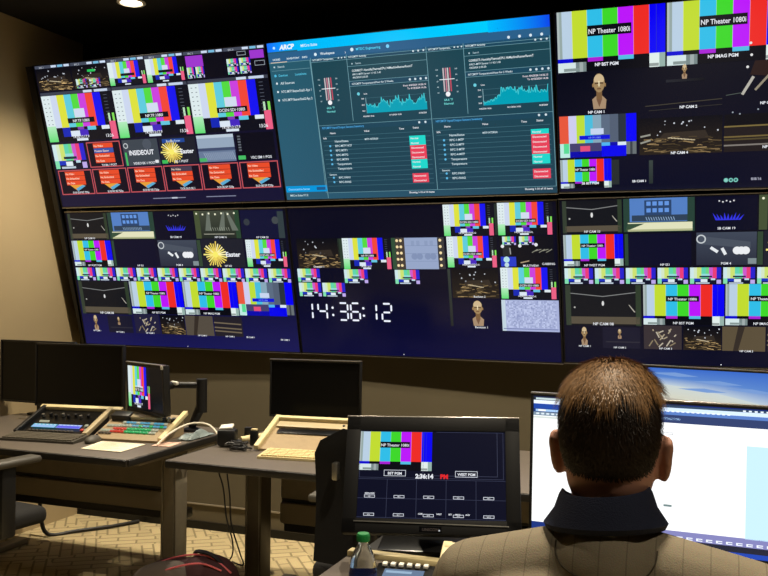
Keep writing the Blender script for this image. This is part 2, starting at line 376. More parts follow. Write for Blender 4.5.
def blue_lights(c, u0, v0, u1, v1, cap):
    w = u1 - u0; h = v1 - v0; U = lambda f: u0 + w * f; V = lambda f: v0 + h * f
    c.rect(u0, v0, u1, v1, (10, 12, 34), 1)
    for k in range(5): c.disc(U(.38 + .06 * k), V(.14 + (k % 2) * .03), .004, (214, 214, 220), 2, 6)
    for k in range(9):
        a = .32 + .045 * k; c.poly([(U(a), V(.7)), (U(a + .05), V(.7)), (U(a + .03 + .02 * (k - 4)), V(.48 + .03 * (k % 3)))], (52, 54, 228), 2)
    c.text(cap, U(.5), V(.97), h * .09, W_, 4, wmax=w * .34)
def haze(c, u0, v0, u1, v1, cap):
    w = u1 - u0; h = v1 - v0; U = lambda f: u0 + w * f; V = lambda f: v0 + h * f
    c.vgrad(u0, v0, u1, v1, (66, 72, 60), (34, 40, 36), 1); c.rect(U(0), V(0), U(.12), V(1), (70, 82, 54), 2); c.rect(U(.9), V(0), U(1), V(1), (42, 70, 50), 2)
    for a, b in ((.3, .22), (.64, .52), (.72, .82)): c.poly([(U(a), V(.06)), (U(a + .05), V(.06)), (U(b + .14), V(.72)), (U(b), V(.72))], (104, 112, 102), 3)
    for k in range(7): c.disc(U(.06 + .14 * k), V(.1 + .03 * (k % 2)), .006, (240, 240, 210), 4, 8)
    for k in range(9): c.line(U(.34 + .05 * k), V(.6), U(.36 + .05 * k), V(.72), .003, (150, 156, 140), 4)
    c.line(U(.18), V(.84), U(.86), V(.84), .003, (190, 190, 170), 4); c.text(cap, U(.55), V(.985), h * .085, W_, 5, wmax=w * .3)
def sunburst(c, u, v, r, l=2):
    rn = random.Random(5)
    for k in range(26):
        a = 2 * PI * k / 26; q = r * rn.uniform(.82, 1.05); d = .055
        col = rn.choice([(250, 236, 130), (238, 214, 96), (255, 244, 176), (226, 196, 90)])
        c.poly([(u + .2 * r * math.cos(a - .25) / c.W, v + .2 * r * math.sin(a - .25) / c.H), (u + q * math.cos(a - d) / c.W, v + q * math.sin(a - d) / c.H),
                (u + q * math.cos(a + d) / c.W, v + q * math.sin(a + d) / c.H), (u + .2 * r * math.cos(a + .25) / c.W, v + .2 * r * math.sin(a + .25) / c.H)], col, l)
    c.disc(u, v, r * .24, (250, 238, 110), l + 1)
def easter(c, u0, v0, u1, v1, top=True, txt=True):
    w = u1 - u0; h = v1 - v0; U = lambda f: u0 + w * f; V = lambda f: v0 + h * f
    c.rect(u0, v0, u1, v1, (30, 32, 44), 1)
    sunburst(c, U(.32), V(.55), h * c.H * .46)
    if txt: c.text('Easter', U(.57), V(.62), h * .2, W_, 4, 'l', .03, wmax=w * .42)
    if top:
        c.rect(U(.1), V(.05), U(.72), V(.2), (30, 70, 150), 2); c.text('Preview Easter', U(.41), V(.165), h * .09, (190, 214, 250), 4, wmax=w * .5)
def mask_tile(c, u0, v0, u1, v1):
    w = u1 - u0; h = v1 - v0; U = lambda f: u0 + w * f; V = lambda f: v0 + h * f
    c.vgrad(u0, v0, u1, v1, (64, 72, 88), (42, 46, 62), 1)
    c.poly([(U(.05), V(.1)), (U(.9), V(.3)), (U(.9), V(.5)), (U(.05), V(.35))], (74, 82, 96), 2)
    for k in range(14):
        a = 2 * PI * k / 14; b = 2 * PI * (k + 1) / 14; q = h * c.H * .12
        c.line(U(.08) + q * math.cos(a) / c.W, V(.2) + q * math.sin(a) / c.H, U(.08) + q * math.cos(b) / c.W, V(.2) + q * math.sin(b) / c.H, .006, (200, 206, 210), 3)
    c.line(U(.24), V(.46), U(.36), V(.6), .014, (232, 236, 240), 3); c.line(U(.43), V(.48), U(.49), V(.68), .014, (232, 236, 240), 3)
    for a in (.68, .75, .82): c.disc(U(a), V(.56), h * c.H * .12, (236, 238, 242), 3, 14)
    c.rect(U(.86), V(.8), U(1), V(.97), (128, 142, 146), 3); c.text('PGM 4', U(.5), V(.985), h * .09, W_, 4, wmax=w * .3)
def bust(c, u, v0, v1, wide):
    # a mannequin head on a stand, seen by a camera
    h = v1 - v0; H = h * c.H; w = H * wide
    c.poly([(u - w * .42 / c.W, v1), (u - w * .5 / c.W, v0 + h * .72), (u - w * .2 / c.W, v0 + h * .62), (u + w * .2 / c.W, v0 + h * .62), (u + w * .5 / c.W, v0 + h * .74), (u + w * .44 / c.W, v1)], (168, 140, 112), 2)
    c.rect(u - w * .2 / c.W, v0 + h * .42, u + w * .2 / c.W, v0 + h * .74, (124, 94, 62), 3)
    c.poly([(u - w * .2 / c.W, v0 + h * .72), (u + w * .2 / c.W, v0 + h * .72), (u, v0 + h * .95)], (120, 88, 66), 4)
    c.disc(u, v0 + h * .26, w * .40, (160, 132, 92), 4, 18, H * .27); c.disc(u, v0 + h * .16, w * .36, (206, 182, 142), 5, 16, H * .15)
    c.rect(u - w * .3 / c.W, v0 + h * .24, u + w * .3 / c.W, v0 + h * .29, (96, 72, 48), 6); c.rect(u - w * .04 / c.W, v0 + h * .2, u + w * .04 / c.W, v0 + h * .36, (236, 222, 180), 7)
    c.rect(u - w * .13 / c.W, v0 + h * .41, u + w * .13 / c.W, v0 + h * .44, (100, 66, 50), 6)
    for q in (-1, 1): c.disc(u + q * w * .42 / c.W, v0 + h * .32, w * .07, (150, 118, 78), 3, 8, H * .06)
def red_tile(c, u0, v0, u1, v1, cap, lines=('No Video', 'No Embedded', 'No Data'), icon=True, grey_top=False, full=False):
    w = u1 - u0; h = v1 - v0; U = lambda f: u0 + w * f; V = lambda f: v0 + h * f
    c.rect(u0, v0, u1, v1, (18, 12, 30), 1); c.frame(u0, v0, u1, v1, .006, (196, 84, 92), 3)
    if icon:
        c.poly([(U(.28), V(.6)), (U(.5), V(.86)), (U(.75), V(.66)), (U(.5), V(.5))], (230, 160, 60), 2); c.poly([(U(.5), V(.86)), (U(.75), V(.66)), (U(.66), V(.62)), (U(.45), V(.76))], (90, 170, 210), 3)
    cols = [(232, 76, 42)] * 4
    if grey_top: cols[0] = (72, 62, 82)
    n = len(lines); hh = .56 / n
    if full: hh = .78 / n
    for k, t in enumerate(lines):
        col = (60, 84, 170) if (full and k == 1) else cols[k]
        c.rect(U(.2), V(.06 + hh * k), U(.78), V(.06 + hh * (k + .93)), col, 4)
        c.text(t, U(.22), V(.06 + hh * (k + .72)), h * hh * .5, (255, 226, 200), 5, 'l', wmax=w * .5)
    c.text(cap, U(.58), V(.955), h * .1, W_, 5, wmax=w * .66)

# ------------------------------------------------------------------ the mounted displays
DISP = {
'a': [(-3.7427, 4.0714, 2.7452), (-2.2431, 4.1086, 2.7518), (-2.2461, 4.3716, 1.9499), (-3.7456, 4.3344, 1.9432)],
'b': [(-2.2423, 4.1154, 2.7545), (-0.7427, 4.0788, 2.7472), (-0.7405, 4.331, 1.9418), (-2.24, 4.3676, 1.9491)],
'c': [(-0.7301, 4.0794, 2.7522), (0.7693, 4.1206, 2.7478), (0.7612, 4.3694, 1.9414), (-0.7375, 4.3283, 1.9457)],
'd': [(-3.7463, 4.3537, 1.9167), (-2.2475, 4.3768, 1.9107), (-2.2531, 4.5938, 1.0951), (-3.7529, 4.5707, 1.1011)],
'e': [(-2.2460, 4.3775, 1.9117), (-0.7509, 4.3468, 1.9117), (-0.7464, 4.5639, 1.0961), (-2.2461, 4.5946, 1.0961)],
'f': [(-0.7446, 4.3418, 1.9135), (0.7549, 4.3774, 1.9254), (0.756, 4.6037, 1.1123), (-0.7425, 4.5681, 1.1004)]}
DL = {
'a': 'upper wall display at the left, colour bars above a row of red alarm tiles',
'b': 'upper wall display in the middle showing a teal dashboard with graphs',
'c': 'upper wall display at the right with two large NP Theater colour bars',
'd': 'lower wall display at the left beside the beige wall, with a yellow sunburst tile',
'e': 'lower wall display in the middle with the white digital clock',
'f': 'lower wall display at the right, behind and above the seated man'}
def display(k):
    TL, TR, BR, BL = [Vector(p) for p in DISP[k]]
    base = (BL + BR) / 2
    t = thing('mounted_display', DL[k], 'display', base, 0, 'screens of the tilted video wall')
    TL, TR, BR, BL = [p - base for p in (TL, TR, BR, BL)]
    u = (TR - TL).normalized(); v = (BL - TL).normalized(); n = v.cross(u).normalized()
    if n.y > 0: n = -n
    Wd = (TR - TL).length; Hd = (BL - TL).length
    # housing: slab behind the picture with a thin raised bezel
    b = B(); d = .035
    f = [TL, TR, BR, BL]; bk = [p - n * d for p in f]
    i = .005
    ins = [TL + u * i + v * i, TR - u * i + v * i, BR - u * i - v * i, BL + u * i - v * i]
    vf = [b.verts.new(p + n * .002) for p in f]; vb = [b.verts.new(p) for p in bk]; vi = [b.verts.new(p + n * .002) for p in ins]; vd = [b.verts.new(p - n * .002) for p in ins]
    for q in range(4):
        r = (q + 1) % 4
        b.faces.new((vf[q], vf[r], vb[r], vb[q])); b.faces.new((vf[q], vf[r], vi[r], vi[q])); b.faces.new((vi[q], vi[r], vd[r], vd[q]))
    b.faces.new(vb); b.faces.new(vd)
    obj('bezel', b, M['bezel'], t, smooth=False)
    # thin bright trim along the horizontal edges
    for A, Bq, s in ((TL, TR, -1), (BL, BR, 1)):
        if k in 'abc' and s < 0: continue
        b = B()
        p = [A + v * s * .0005 + n * .003, Bq + v * s * .0005 + n * .003, Bq + v * s * .004 + n * .003, A + v * s * .004 + n * .003]
        q = [x - n * .02 for x in p]
        a = [b.verts.new(x) for x in p]; e = [b.verts.new(x) for x in q]
        b.faces.new(a); b.faces.new(list(reversed(e)))
        for z in range(4): b.faces.new((a[z], a[(z + 1) % 4], e[(z + 1) % 4], e[z]))
        obj('edge_trim', b, M['silver'], t, smooth=False)
    return t, Canvas(TL - n * .0015, TR - n * .0015, BL - n * .0015)

# upper left: monitoring mosaic
t, c = display('a')
c.vgrad(.004, .006, .996, .994, (10, 10, 24), (22, 20, 52), 0)
for k in range(6):
    u0, u1 = .008 + k * .165, .008 + (k + 1) * .165 - .003
    c.rect(u0, .008, u1, .028, (70, 76, 92), 2)
    c.text('SRC %d' % (k + 1), u0 + .03, .026, .014, (190, 196, 206), 4, wmax=.05)
    for q in range(3): c.rect(u0 + .075 + .03 * q, .011, u0 + .099 + .03 * q, .025, (206, 222, 244) if q != 1 else (120, 190, 226), 3)
theatre(c, .008, .03, .168, .18, 3, 1.0)
theatre(c, .173, .03, .333, .18, 8, .6); mini(c, .185, .115, .235, .178); mini(c, .245, .115, .295, .178); c.rect(.245, .06, .28, .075, (40, 200, 90), 5)
for u0 in (.338, .503): mv(c, u0, .03, u0 + .16, .18, None, None, False)
c.rect(.668, .03, .828, .18, (12, 12, 24), 1); c.rect(.674, .035, .745, .105, (158, 56, 206), 2); mini(c, .674, .105, .705, .175); mini(c, .71, .105, .745, .175)
c.rect(.833, .03, .992, .18, (12, 12, 24), 1)
for q in range(2):
    for r in range(2): mini(c, .84 + q * .05, .075 + r * .05, .885 + q * .05, .122 + r * .05)
c.rect(.935, .035, .99, .085, (158, 56, 206), 3); c.frame(.885, .035, .92, .06, .003, (150, 160, 170), 3); c.frame(.95, .1, .99, .13, .003, (150, 160, 170), 3)
for k, lab in enumerate(('NP.TP.1080I', 'NP.TP.1080I', 'DCEN·SDI·1080I')):
    u0 = .008 + k * .33; mv(c, u0, .212, u0 + .326, .53, lab, '14:36:12:17.9'); c.rect(u0, .19, u0 + .326, .21, (62, 66, 80), 2)
    c.rect(u0 + .2, .192, u0 + .24, .208, (210, 222, 240), 3); c.rect(u0 + .25, .192, u0 + .31, .208, (200, 214, 236), 3)
    c.text('13:26', u0 + .285, .515, .026, W_, 6, wmax=.05)
mini(c, .012, .545, .165, .72)
red_tile(c, .175, .545, .33, .722, 'TX·BK·1·POST', ('No Video', 'Preview Easter', 'No Embedded', 'No Data'), False, full=True)
c.rect(.34, .545, .497, .722, (62, 70, 80), 1); c.text('INSIDEOUT', .42, .65, .04, W_, 4, wmax=.11, bold=.03); c.text('VIDEO·EK·1·POST', .425, .715, .02, W_, 4, wmax=.11)
c.disc(.354, .585, .016, (200, 206, 210), 2); c.disc(.354, .585, .011, (62, 70, 80), 3); c.disc(.45, .58, .03, (76, 84, 96), 2, 16); c.rect(.345, .63, .353, .72, (70, 190, 100), 3); c.rect(.475, .69, .49, .71, (230, 232, 236), 4)
easter(c, .503, .545, .66, .722); c.text('EK·1·POST', .59, .715, .02, W_, 4, wmax=.09); c.rect(.505, .695, .53, .718, (60, 190, 90), 3)
c.rect(.668, .545, .822, .722, (150, 168, 190), 1); c.rect(.668, .545, .822, .565, (190, 205, 220), 2); c.rect(.668, .63, .822, .65, (66, 78, 110), 2); c.rect(.668, .65, .822, .722, (104, 122, 152), 2)
for k in range(16): c.line(.69 + .008 * k, .66, .70 + .008 * k, .71, .003, (170, 186, 206), 3)
c.rect(.668, .695, .7, .718, (70, 180, 100), 3)
c.rect(.83, .545, .985, .722, (12, 12, 26), 1)
for k in range(6): c.rect(.838, .56 + .018 * k, .85, .57 + .018 * k, (100, 106, 116), 2)
c.rect(.832, .69, .862, .716, (70, 190, 100), 3); c.text('VSC·SM·1·POS', .925, .714, .022, W_, 4, wmax=.1)
for k in range(6):
    u0 = .016 + k * .163
    red_tile(c, u0, .732, u0 + .158, .908, ('SU3·SDI·RF·720p', 'SU3·RF·SE·720p', 'SU3·RF·SE·720p', 'TXX·SU3·SE·1', 'SU3·SE·SP·720p', 'SU3·SE·SP·720p')[k], grey_top=(k == 3))
for a, b_ in ((.38, .55), (.76, .9)): c.rect(.62 * a + .2, .952, .62 * b_ + .24, .958, (130, 134, 160), 2)
c.rect(.52, .95, .545, .96, (190, 196, 214), 3)
c.done('screen', SCR, t)

# upper middle: dashboard
t, c = display('b')
TB = (34, 78, 92)
c.poly([(.003, .005), (.997, .005), (.997, .995), (.003, .995)], [(40, 92, 110), (30, 70, 88), (32, 66, 84), (44, 92, 116)], 0)
c.hgrad(.003, .005, .12, .06, (20, 110, 255), (0, 186, 252), 1); c.hgrad(.12, .005, .8, .066, (0, 186, 252), (0, 206, 255), 1); c.hgrad(.8, .005, .997, .07, (0, 190, 255), (14, 70, 236), 1)
c.disc(.03, .037, .007, (190, 236, 255), 2); c.text('ARCP', .05, .05, .034, (240, 250, 255), 3, 'l', .05, slant=.25); c.text('MICro Suite', .135, .046, .02, (220, 244, 255), 3, 'l', .02)
c.rect(.003, .068, .997, .125, (44, 96, 138), 1)
for u0, s in ((.02, 'NODES'), (.075, 'INVENTORY'), (.135, 'INFO')): c.text(s, u0, .113, .014, (220, 236, 240), 3, 'l', .02, wmax=.05)
c.rect(.01, .123, .075, .127, (226, 200, 170), 3)
c.disc(.187, .098, .008, (220, 240, 250), 3); c.text('Workspace', .205, .104, .018, (226, 240, 246), 3, 'l', .02); c.text('›', .30, .108, .02, W_, 3); c.disc(.325, .09, .009, (220, 240, 250), 3)
c.text('MTDC Engineering', .34, .097, .018, (90, 214, 250), 3, 'l', .015); c.disc(.455, .09, .009, (120, 210, 250), 3)
for k in range(4): c.disc(.865 + .035 * k, .105, .007, (220, 236, 246), 3, 8)
LN = (112, 158, 170)
c.text('Search', .035, .158, .016, (190, 214, 222), 3, 'l', .01); c.disc(.022, .152, .005, (190, 214, 222), 3, 8); c.line(.01, .175, .16, .175, .002, LN)
c.disc(.022, .205, .007, (80, 190, 226), 3); c.text('Devices', .035, .212, .018, (90, 200, 232), 3, 'l'); c.text('Locations', .1, .212, .018, (90, 200, 232), 3, 'l')
for k, s in enumerate(('All Sources', 'NTC-MTP BeaverSite01-Rpc 1', 'NTC-MTP BeaverSite02-Rpc 2')):
    c.disc(.024, .252 + .052 * k, .006, (220, 234, 240), 3, 8); c.text(s, .038, .26 + .052 * k, .019, (214, 230, 236), 3, 'l', .012, wmax=.118)
c.line(.163, .13, .172, .99, .0035, LN); c.line(.003, .128, .997, .128, .002, LN)
def dash(u0, u1, thx, mid, names, seed):
    w = u1 - u0
    c.vgrad(u0, .13, u1, 1.155, (30, 70, 82), (30, 66, 84), 0.5)
    c.line(u0, .13, u0, 1.155, .003, LN); c.line(mid, .13, mid, .615, .003, LN); c.line(u1, .13, u1, 1.155, .003, LN)
    c.rect(u0, .13, u1, .165, (30, 72, 94), 1); c.line(u0, .166, u1, .166, .002, LN)
    c.text('NTCMTP Temperatu..', u0 + .008, .157, .017, (214, 230, 236), 3, 'l', .014, wmax=mid - u0 - .05); c.text('NTCMTP Activity', mid + .008, .157, .017, (214, 230, 236), 3, 'l', .014)
    for q in range(3): c.disc(mid - .03 + .012 * q, .15, .004, (210, 226, 234), 3, 8); c.disc(u1 - .045 + .018 * q, .15, .005, (210, 226, 234), 3, 8)
    # thermometer
    for q, col in ((-.011, (236, 222, 226)), (-.003, (232, 150, 170)), (.004, (240, 236, 236)), (.012, (226, 90, 112))): c.rect(thx + q - .0022, .285, thx + q + .0022, .45, tuple(int(x * .86) for x in col), 3)
    c.disc(thx, .468, .012, (246, 246, 250), 4)
    for q in range(5):
        for s in (-1, 1): c.text(str(100 - 20 * q), thx + s * .033, .30 + .04 * q, .012, (190, 212, 220), 3)
    c.rect(thx - .026, .362, thx + .026, .367, (240, 246, 250), 4)
    c.text('64.6 °F', thx, .515, .02, (120, 226, 222), 3); c.text('Normal', thx, .542, .02, (120, 226, 222), 3)
    c.text('Search', mid + .03, .205, .015, (180, 206, 216), 3, 'l'); c.disc(mid + .018, .2, .004, (180, 206, 216), 3, 8); c.line(mid, .218, u1, .218, .002, LN)
    c.text('CORRECT: HumidityThermalCPU, NtMachineRunnerRoomT', mid + .015, .258, .019, (226, 238, 242), 3, 'l', .018, wmax=w * .52)
    c.text('ARC1-MTP Sensor 11 4.5 1.45', mid + .015, .283, .016, (214, 230, 236), 3, 'l', .014, wmax=w * .32); c.text('4/6/2024 2:35:50', mid + .015, .306, .016, (214, 230, 236), 3, 'l', .014, wmax=w * .2)
    c.rect(mid, .325, u1, .36, (30, 72, 94), 1); c.line(mid, .325, u1, .325, .002, LN); c.line(mid, .362, u1, .362, .002, LN); c.text('NTCMTP Temperature/Hour for 2 Weeks', mid + .01, .352, .017, (214, 230, 236), 3, 'l', .014, wmax=w * .36)
    for q in range(4): c.disc(u1 - .065 + .019 * q, .345, .006, (210, 226, 234), 3, 8)
    c.text('From 4/4/2024 14:36:13', u1 - .01, .392, .016, (236, 226, 236), 3, 'r', .014, wmax=.1); c.text('To 4/18/2024 14:36', u1 - .01, .414, .016, (236, 226, 236), 3, 'r', .014, wmax=.09)
    c.disc(mid + .03, .42, .008, (110, 210, 226), 3); c.text('Live', mid + .05, .428, .015, W_, 3, 'l')
    ca, cb = mid + .055, u1 - .012
    for q in range(3): c.line(ca, .455 + .04 * q, cb, .452 + .04 * q, .0015, (70, 112, 126), 2)
    c.line(ca, .45, ca, .565, .0025, (150, 190, 200), 2); c.line((ca + cb) / 2, .45, (ca + cb) / 2, .5, .002, (110, 150, 164), 2)
    rn = random.Random(seed); N = 84; p = []
    for q in range(N + 1):
        f = q / N; base = names(f); p.append((ca + (cb - ca) * f, .565 - .118 * max(.05, min(1, base + rn.uniform(-.1, .1) + (rn.uniform(.1, .5) if rn.random() < .16 else 0)))))
    for (a, b1), (a2, b2) in zip(p, p[1:]):
        c.poly([(a, .565), (a, b1), (a2, b2), (a2, .565)], (0, 160, 182), 3); c.line(a, b1, a2, b2, .003, (70, 208, 218), 4)
    for q, s in enumerate(('70.0', '60.0', '50.0')): c.text(s, ca - .006, .462 + .045 * q, .012, W_, 3, 'r', .02)
    for q in range(3): c.text(('4/4/2024 14:36', '4/11/2024 14:36', '4/18/2024')[q], ca + (cb - ca) * (.02 + .45 * q), .592, .013, W_, 3, 'c', .02, wmax=.07)
def spiky(f): return .3 + .42 * abs(math.sin(f * 15 + .4)) * (1 if f > .14 else .35)
def hump(f): return .2 + .72 * math.exp(-((f - .4) / .17) ** 2) + .42 * (f > .55)
keep = (c.o.copy(), c.v.copy(), c.H)
c.squeeze(.115 - .13 * .82, .82)
dash(.166, .588, .222, .302, spiky, 4); dash(.588, .994, .652, .715, hump, 6)
c.o, c.v, c.H = keep
def table(u0, u1, bu, pat, names):
    c.rect(u0, .53, u1, .56, (30, 70, 90), 1); c.line(u0, .53, u1, .53, .002, LN); c.text('NTCMTP Input/Output Sensors Inventory', u0 + .012, .552, .016, (80, 170, 230), 3, 'l', .014, wmax=.16)
    for q in range(2): c.disc(u1 - .045 + .022 * q, .545, .006, (210, 226, 234), 3, 8)
    c.text('Name', u0 + .04, .585, .014, W_, 3, 'l', .015); c.text('Value', u0 + .17, .583, .014, W_, 3, 'l', .015); c.text('Time', u0 + .30, .582, .014, W_, 3, 'l', .015); c.text('Status', u0 + .35, .58, .014, W_, 3, 'l', .015)
    c.text('Info', u0 + .012, .615, .014, W_, 3, 'l', .015)
    for q in range(12):
        v = .60 + .0285 * q; c.line(u0 + .01, v, u1 - .01, v, .0022, (66, 108, 122), 2)
    for q, nm in enumerate(names):
        v = .6225 + .0285 * (q + .55)
        if nm: c.text(nm, u0 + .055, v, .016, (206, 226, 234), 3, 'l', .016, wmax=.08)
        if nm and q not in (0, 6): c.disc(u0 + .035, v - .007, .006, (96, 186, 232), 3, 8)
    c.text('MTP-NTSR50', u0 + .17, .6335, .014, (206, 226, 234), 3, 'l', .016)
    c.text('Sensors', u0 + .02, .845, .014, (206, 226, 234), 3, 'l', .016)
    for q, ch in enumerate(pat):
        if ch == '.': continue
        col = (30, 216, 204) if ch == 'c' else (232, 66, 90)
        v = .6225 + .0285 * q; c.rect(bu, v, bu + .058, v + .0285, col, 3)
        c.text('Normal' if ch == 'c' else 'Disconnected', bu + .005, v + .021, .014, (240, 236, 240), 5, 'l', .016, wmax=.044)
    c.line(u0, .955, u1, .955, .002, LN); c.text('Showing 1-10 of 10 items', u1 - .012, .973, .014, W_, 3, 'r', .016, wmax=.1)
table(.168, .588, .502, 'ccrrrcc.rr', ('Name/Status', 'RPC-MTP NCF', 'RPC-MTP1', 'RPC-MTP2', 'RPC-MTP3', 'Temperature', 'Temperature', '', 'RPC-FAN1', 'RPC-FAN2'))
table(.590, .994, .920, 'crrrrcc.rr', ('Name/Status', 'RPC-1-MTP', 'RPC-2-MTP', 'RPC-3-MTP', 'RPC-4-MTP', 'Temperature', 'Temperature', '', 'RPC-FAN1', 'RPC-FAN2'))
c.rect(.006, .905, .172, .945, (0, 150, 220), 2); c.text('Connected to Server', .015, .932, .016, (160, 226, 255), 4, 'l', .014); c.rect(.13, .915, .165, .935, (30, 90, 140), 3); c.text('MICro Suite 9.7.2', .02, .972, .016, (206, 230, 236), 4, 'l', .016)
c.done('screen', SCR, t)

# upper right
t, c = display('c')
c.vgrad(.004, .006, .996, .994, (9, 10, 18), (10, 12, 36), 0)
bars_np(c, .01, .004, .328, .328, 'NP Theater 1080i'); c.text('NP BST PGM', .157, .303, .021, W_, 6, bold=.03, wmax=.07)
bars_np(c, .333, .004, .652, .328, 'NP Theater 1080i'); c.text('NP IMAG PGM', .49, .303, .021, W_, 6, bold=.03, wmax=.085)
bars_np(c, .657, .004, .976, .328, 'NP Theater 1080i'); c.text('NP WEST PGM', .815, .303, .021, W_, 6, bold=.03, wmax=.085)
bust(c, .133, .345, .535, .40); c.text('NP CAM 1', .123, .558, .018, W_, 8, bold=.03, wmax=.05)
bust(c, .383, .325, .40, .36); c.text('NP CAM 2', .395, .555, .018, W_, 8, bold=.03, wmax=.05)
c.hgrad(.33, .40, .44, .415, (36, 38, 46), (14, 16, 24), 2); c.line(.27, .535, .49, .515, .004, (66, 62, 52), 2); c.line(.28, .56, .49, .545, .003, (52, 50, 46), 2)
c.text('NP CAM 3', .62, .555, .018, W_, 8, bold=.03, wmax=.05); c.line(.545, .50, .575, .41, .012, (184, 180, 170), 3); c.poly([(.565, .40), (.578, .33), (.66, .33), (.65, .42)], (44, 28, 26), 2)
for p in ((.565, .24), (.568, .3), (.558, .36)): c.disc(p[0], p[1], .006, (226, 226, 226), 4, 8)
c.line(.58, .48, .62, .40, .01, (150, 140, 120), 3); c.line(.5, .5, .545, .49, .003, (80, 90, 84), 3)
smpte_hd(c, .008, .567, .243, .80)
theatre(c, .252, .60, .492, .80, 21, .75); c.line(.255, .70, .285, .69, .008, (150, 150, 140), 5); c.line(.255, .735, .285, .72, .008, (150, 150, 140), 5); c.text('NP CAM 4', .37, .80, .018, W_, 6, bold=.03, wmax=.05)
c.rect(.497, .60, .74, .80, (12, 12, 20), 1); c.rect(.497, .67, .74, .80, (34, 28, 30), 2)
for v, col in ((.665, (120, 104, 60)), (.72, (112, 96, 56)), (.735, (82, 72, 46)), (.765, (128, 122, 116))): c.line(.497, v, .74, v - .004, .007, col, 3)
for p in ((.52, .59), (.54, .60), (.59, .58)): c.disc(p[0], p[1], .004, (150, 160, 170), 3, 6)
c.text('NP CAM 5', .63, .785, .018, W_, 6, bold=.03, wmax=.05)
bars_np(c, .007, .812, .166, .975, 'NP Theater 1080i', fs=1.1); c.rect(.166, .82, .19, .96, (40, 46, 48), 2); c.text('SB BST PGM', .10, .955, .016, W_, 6, bold=.03, wmax=.06); c.text('SB CAM 1', .25, .95, .016, W_, 6, bold=.03)
c.vgrad(.28, .83, .292, .96, (58, 68, 66), (40, 48, 48), 1); c.vgrad(.01, .965, .99, .992, (10, 12, 34), (16, 18, 40), 1)
for k in range(3): c.disc(.505 + .014 * k, .952, .010, (120, 196, 186), 3, 12); c.disc(.505 + .014 * k, .952, .005, (40, 90, 84) if k else (150, 210, 200), 4, 10)
c.text('8/8/16', .59, .955, .018, (180, 180, 200), 4)
c.done('screen', SCR, t)

# lower left and lower right share a layout
def lower(k, red_room):
    t, c = display(k)
    lo = (22, 22, 82) if k == 'd' else (8, 10, 36)
    md = (18, 18, 48) if k == 'd' else (15, 15, 28)
    c.vgrad(.004, .006, .996, .6, (10, 11, 26), md, 0); c.vgrad(.004, .6, .996, .994, md, lo, 0)
    venue(c, .012, .01, .2, .2, 'NP CAM 10'); stage_blue(c, .205, .008, .42, .2)
    blue_lights(c, .425, .008, .6, .2, 'SB CAM 19'); haze(c, .605, .008, .8, .2, 'NP CAM 16')
    c.rect(.805, .008, .985, .2, (18, 20, 52), 1); c.rect(.96, .02, .985, .2, (50, 62, 66), 2); c.disc(.83, .09, .02, (52, 58, 66), 2, 10); c.disc(.95, .08, .022, (66, 72, 76), 2, 10); c.text('NP CAM 20', .89, .2, .016, W_, 4)
    bars_np(c, .012, .21, .202, .396, 'NP Theater 1080i', fs=.8); c.text('NP WEST PGM', .11, .398, .016, W_, 6)
    c.rect(.207, .21, .218, .396, (44, 70, 56), 1); c.rect(.218, .21, .41, .396, (12, 13, 40), 1); c.text('NP SS1', .33, .398, .016, W_, 4)
    mask_tile(c, .425, .21, .6, .396); easter(c, .62, .205, .805, .4, False, True); c.rect(.602, .21, .618, .396, (50, 70, 52), 1)
    c.text('NP SS3', .73, .398, .016, W_, 4)
    mv(c, .815, .21, .985, .396, 'DCEN·SDI·1080I', '14:36:12:17')
    for q in range(10): mini(c, .012 + q * .0985, .408, .012 + q * .0985 + .094, .504)
    venue(c, .012, .512, .255, .76, 'NP CAM 08')
    bars_np(c, .262, .51, .508, .75, 'NP Theater 1080i', fs=.8); c.text('NP BST PGM', .385, .745, .018, W_, 6)
    bars_np(c, .512, .506, .752, .746, 'NP Theater 1080i', fs=.8); c.text('NP IMAG PGM', .63, .742, .018, W_, 6)
    smpte_hd(c, .756, .504, .99, .742)
    bust(c, .07, .77, .885, .32); c.text('NP CAM 1', .07, .895, .014, W_, 5)
    c.rect(.13, .77, .25, .9, (24, 24, 44), 1); bust(c, .185, .78, .84, .36); c.text('NP CAM 2', .185, .9, .014, W_, 5); c.line(.14, .86, .25, .86, .006, (46, 44, 56), 2)
    rn = random.Random(9)
    c.rect(.262, .755, .38, .9, (56, 48, 52) if k == 'f' else (34, 32, 60), 1)
    for q in range(16): a = rn.uniform(.29, .37); b_ = rn.uniform(.77, .87); c.line(a, b_, a + rn.uniform(-.02, .02), b_ + rn.uniform(.01, .04), .006, rn.choice([(170, 156, 130), (140, 126, 100), (190, 180, 160)]), 2)
    c.text('NP CAM 3', .33, .9, .014, W_, 5)
    theatre(c, .385, .755, .5, .9, 31, .85)
    c.rect(.503, .755, .63, .9, (92, 80, 60) if k == 'f' else (84, 76, 66), 1); c.poly([(.55, .755), (.57, .755), (.55, .9), (.535, .9)], (54, 46, 40), 2); c.text('NP CAM 5', .575, .905, .014, W_, 5)
    c.rect(.635, .755, .76, .9, (36, 32, 40), 1)
    for v in (.8, .835, .86): c.line(.635, v, .755, v + .01, .008, (112, 100, 82), 2)
    c.text('NP CAM 6', .7, .905, .014, W_, 5); c.text('SB CAM 1', .79, .905, .014, W_, 5); c.text('SB CAM 2', .94, .915, .014, W_, 5)
    c.disc(.5, .985, .003, W_, 3, 6)
    c.done('screen', SCR, t)
lower('d', False)

